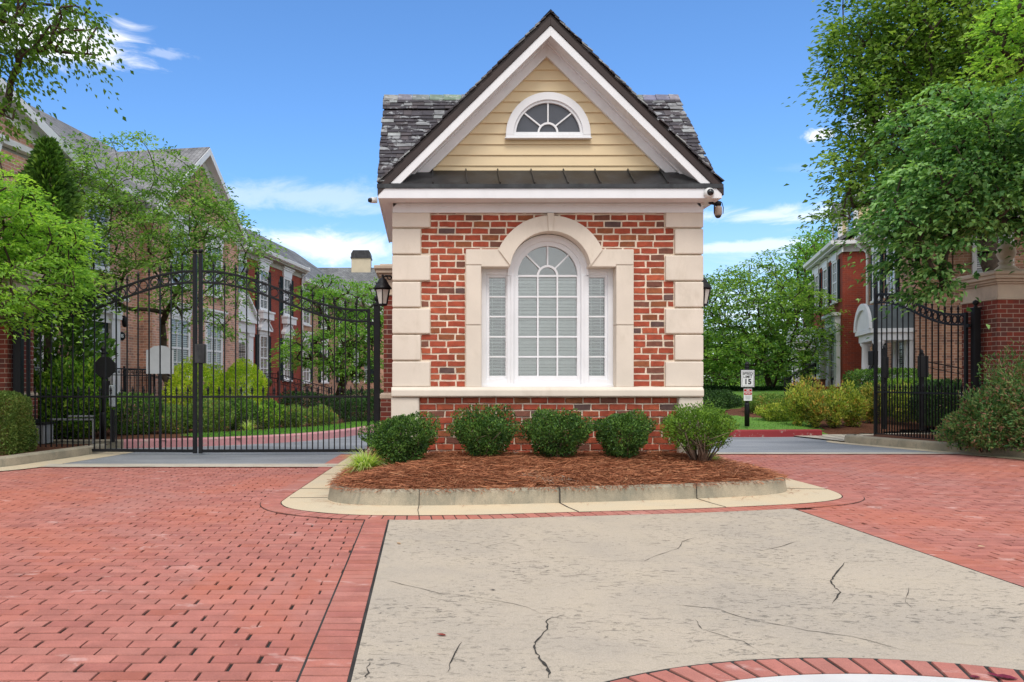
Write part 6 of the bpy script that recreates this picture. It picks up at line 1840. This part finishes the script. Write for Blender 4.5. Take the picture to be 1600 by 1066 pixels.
# tan house with arched porch
to = Vector((14.15, 23.5, 0))
hT = town('townhouse', tuple(to), AR, 'tan brick townhouse with barrel arched white porch behind the open gate')
body(hT, -5.9, 0, 9, .3, 6.3, 9.4, BR['tan'], SH2, yr=4.6, gab=(0, .15))
for x in (-4.6, -2.6): window(hT, x, 4.0, .8, 1.55, 0, 2, 4, True, 'lintel')
window(hT, -4.3, 1.3, .8, 1.8, 0, 2, 4, True, 'lintel')
door(hT, -1.2, .9, .95, 2.0, 0, .2, dark=False)
downspout(hT, -5.75, .3, 6.2)
PXA, PXB, PD = -2.15, -.15, 1.05
q = MB(); q.box(PXA, PXB, -PD, 0, .3, .86); hpart(q, 'porch_floor', M['conc'], hT)
for x in (PXA + .17, PXB - .17):
    q = MB(); q.lathe([(.17, 0), (.17, .08), (.135, .12), (.115, 1.40), (.16, 1.46), (.17, 1.54)], x, -PD + .17, .86, 16); hpart(q, 'column', M['white'], hT)
    q = MB(); q.box(x - .12, x + .12, -.1, -.001, .86, 2.40); hpart(q, 'pilaster', M['white'], hT)
q = MB(); q.box(PXA, PXB, -PD, 0, 2.40, 2.62); q.box(PXA - .09, PXB + .09, -PD - .09, 0, 2.62, 2.74); hpart(q, 'entablature', M['white'], hT)
pm = (PXA + PXB) / 2; pw = (PXB - PXA) / 2
q = MB(); n = 16
q.xz([(pm + (pw + .06) * math.cos(math.pi*i/n), 2.74 + .78 * math.sin(math.pi*i/n)) for i in range(n + 1)], -PD - .05, 0); hpart(q, 'arched_roof', pmat('slate_blue_metal', (.13, .15, .16), .5, .15), hT)
q = MB()
for i in range(n):
    a, b_ = math.pi*i/n, math.pi*(i+1)/n
    q.xz([(pm + (pw + .10) * math.cos(a), 2.74 + .82 * math.sin(a)), (pm + (pw + .10) * math.cos(b_), 2.74 + .82 * math.sin(b_)), (pm + (pw - .08) * math.cos(b_), 2.74 + .62 * math.sin(b_)), (pm + (pw - .08) * math.cos(a), 2.74 + .62 * math.sin(a))], -PD - .13, -PD - .05)
hpart(q, 'arch_trim', M['white'], hT)
q = MB(); q.xz([(pm + (pw - .1) * math.cos(math.pi*i/n), 2.75 + .6 * math.sin(math.pi*i/n)) for i in range(n + 1)], -PD - .07, -PD - .051); hpart(q, 'tympanum', M['white'], hT)
# window on the end wall facing the gate
def endwindow(h, y_, z0, w_, ht):
    f = MB(); f.box(0, .07, y_ - w_/2 - .1, y_ - w_/2, z0, z0 + ht + .1); f.box(0, .07, y_ + w_/2, y_ + w_/2 + .1, z0, z0 + ht + .1); f.box(0, .069, y_ - w_/2, y_ + w_/2, z0 + ht, z0 + ht + .1); f.box(0, .12, y_ - w_/2 - .14, y_ + w_/2 + .14, z0 - .1, z0)
    for j in range(1, 4): f.box(.02, .04, y_ - w_/2, y_ + w_/2, z0 + ht*j/4 - .015, z0 + ht*j/4 + .015)
    f.box(.02, .039, y_ - .015, y_ + .015, z0, z0 + ht)
    f.box(0, .14, y_ - w_/2 - .2, y_ + w_/2 + .2, z0 + ht + .1, z0 + ht + .28); f.prism([(0, y_ - w_/2 - .26, z0 + ht + .28), (0, y_ + w_/2 + .26, z0 + ht + .28), (0, y_, z0 + ht + .78)], (.16, 0, 0))
    o = hpart(f, 'window', M['white'], h); q = MB(); q.box(.004, .015, y_ - w_/2, y_ + w_/2, z0, z0 + ht); hpart(q, 'pane', M['blindpane'], o)
endwindow(hT, 1.75, .95, .8, 1.85); endwindow(hT, 4.2, .95, .8, 1.85); endwindow(hT, 1.9, 4.0, .8, 1.6)
rail(hT, (.25, .2, .86), (1.6, 2.6, .2), 9); rail(hT, (-.1, -1.1, .86), (2.2, -1.8, .2), 10)
SKYSTR, SKYTINT, CLOUD, SUNSTR, SUNANG, EXPO = .12, (.74, 1.08, 1.42), (8.2, 8.2, 8.2), 1.6, 24, .40
# ------------------------------------------------------------------ sky, sun, camera
SUN_EL, SUN_AZ = R(56), R(186)        # azimuth measured clockwise from +Y: behind the camera, a little to the left
w = bpy.data.worlds.new('World'); scene.world = w
t = NT.__new__(NT); w.use_nodes = True; t.t = w.node_tree; t.n = t.t.nodes; t.l = t.t.links; t.n.clear()
sky = t.n.new('ShaderNodeTexSky'); sky.sky_type = 'NISHITA'; sky.sun_disc = False
sky.sun_elevation = SUN_EL; sky.sun_rotation = SUN_AZ; sky.air_density = 1.0; sky.dust_density = .6; sky.ozone_density = 2.2; sky.altitude = 200
tc = t.n.new('ShaderNodeTexCoord')
sp_ = t.n.new('ShaderNodeSeparateXYZ'); t.l.new(tc.outputs['Generated'], sp_.inputs[0])
zc = t.math('MAXIMUM', sp_.outputs[2], 0.0)
den = t.math('ADD', zc, .10)
u = t.math('DIVIDE', sp_.outputs[0], den); v = t.math('DIVIDE', sp_.outputs[1], den)
cb = t.n.new('ShaderNodeCombineXYZ'); t.l.new(u, cb.inputs[0]); t.l.new(v, cb.inputs[1])
mp = t.n.new('ShaderNodeMapping'); t.l.new(cb.outputs[0], mp.inputs[0]); mp.inputs['Rotation'].default_value = (0, 0, R(18)); mp.inputs['Scale'].default_value = (.42, 1.0, 1); mp.inputs['Location'].default_value = (1.3, .4, 0)
n1 = t.noise(mp.outputs[0], 1.05, 9, .62, .9)
n2 = t.noise(mp.outputs[0], 3.4, 7, .65, .5)
nn = t.math('ADD', t.math('MULTIPLY', n1, .72), t.math('MULTIPLY', n2, .28))
# cloud cover is thin high up and thicker near the horizon
cov = t.ramp(zc, .10, .30, 1., .0)
thr = t.math('SUBTRACT', nn, t.math('MULTIPLY', t.math('SUBTRACT', 1., cov), .20))
cl = t.ramp(thr, .45, .66, 0, .9)
# two brighter cloud banks at fixed directions of the sky
def bank(px, py, sx_, sy_, amt, scl=9.):
    d = Vector(((px - CX) / F, 1, -(py - CY) / F)).normalized()
    dv = t.vmath('SUBTRACT', tc.outputs['Generated'], tuple(d))
    mp_ = t.n.new('ShaderNodeMapping'); t.l.new(dv, mp_.inputs[0]); mp_.inputs['Scale'].default_value = (1 / sx_, 1 / sx_, 1 / sy_)
    an_ = t.n.new('ShaderNodeMapping'); t.l.new(tc.outputs['Generated'], an_.inputs[0]); an_.inputs['Scale'].default_value = (1, 1, 2.6)
    ln = t.n.new('ShaderNodeVectorMath'); ln.operation = 'LENGTH'; t.l.new(mp_.outputs[0], ln.inputs[0])
    nz = t.noise(an_.outputs[0], scl, 8, .64, .7)
    val = t.math('SUBTRACT', nz, t.math('MULTIPLY', ln.outputs['Value'], .34))
    return t.ramp(val, .13, .42, 0, amt)
for args in ((95, 68, .10, .026, .95, 12), (20, 45, .09, .03, .9, 12), (265, 84, .03, .006, .25, 22), (520, 388, .12, .022, .75, 9), (470, 305, .16, .020, .32, 8), (1190, 335, .09, .012, .6, 11), (1170, 385, .10, .008, .55, 13), (1282, 212, .022, .007, .85, 26), (1370, 190, .03, .02, .9, 26)):
    b_ = bank(*args); cl = t.math('MAXIMUM', cl, b_)
# unseen bright cloud added overhead, beside and behind the camera as soft frontal fill
dt_ = t.n.new('ShaderNodeVectorMath'); dt_.operation = 'DOT_PRODUCT'; t.l.new(tc.outputs['Generated'], dt_.inputs[0]); dt_.inputs[1].default_value = (.09, .985, .15)
over = t.math('MULTIPLY', t.ramp(dt_.outputs['Value'], .40, .74, 1., 0.), t.ramp(t.noise(tc.outputs['Generated'], 3.2, 7, .6, .4), .30, .52, .45, .95))
cl = t.math('MAXIMUM', cl, over)
skyc = t.mix(1, sky.outputs[0], SKYTINT, 'MULTIPLY')
skyc = t.mix(t.ramp(zc, .0, .24, .5, 0), skyc, tuple(c * .72 for c in CLOUD))
colr = t.mix(cl, skyc, CLOUD)
bg = t.n.new('ShaderNodeBackground'); t.l.new(colr, bg.inputs[0]); bg.inputs[1].default_value = SKYSTR
o_ = t.n.new('ShaderNodeOutputWorld'); t.l.new(bg.outputs[0], o_.inputs[0])

sl = bpy.data.lights.new('sun', 'SUN'); sl.energy = SUNSTR; sl.angle = R(SUNANG); sl.color = (1, .95, .88)
so = bpy.data.objects.new('sun', sl); COL.objects.link(so)
dirv = Vector((math.sin(SUN_AZ) * math.cos(SUN_EL), math.cos(SUN_AZ) * math.cos(SUN_EL), math.sin(SUN_EL)))
so.rotation_euler = dirv.to_track_quat('Z', 'Y').to_euler(); so.location = (0, -5, 20)

cam = bpy.data.cameras.new('camera'); co = bpy.data.objects.new('camera', cam); COL.objects.link(co)
co.location = (0, 0, H); co.rotation_euler = (R(90), 0, 0)
cam.sensor_width = 36; cam.sensor_fit = 'HORIZONTAL'; cam.lens = 36 * F / 1600
cam.shift_x = (800 - CX) / 1600; cam.shift_y = (CY - 533) / 1600
cam.clip_end = 2000; cam.clip_start = .05
scene.camera = co
vs = scene.view_settings; vs.view_transform = 'Standard'; vs.look = 'None'; vs.exposure = EXPO; vs.gamma = 1
scene.render.engine = 'CYCLES'
scene.cycles.max_bounces = 7; scene.cycles.diffuse_bounces = 4; scene.cycles.glossy_bounces = 3; scene.cycles.transparent_max_bounces = 12; scene.cycles.transmission_bounces = 3
scene.cycles.use_denoising = True
scene.cycles.sample_clamp_indirect = 6
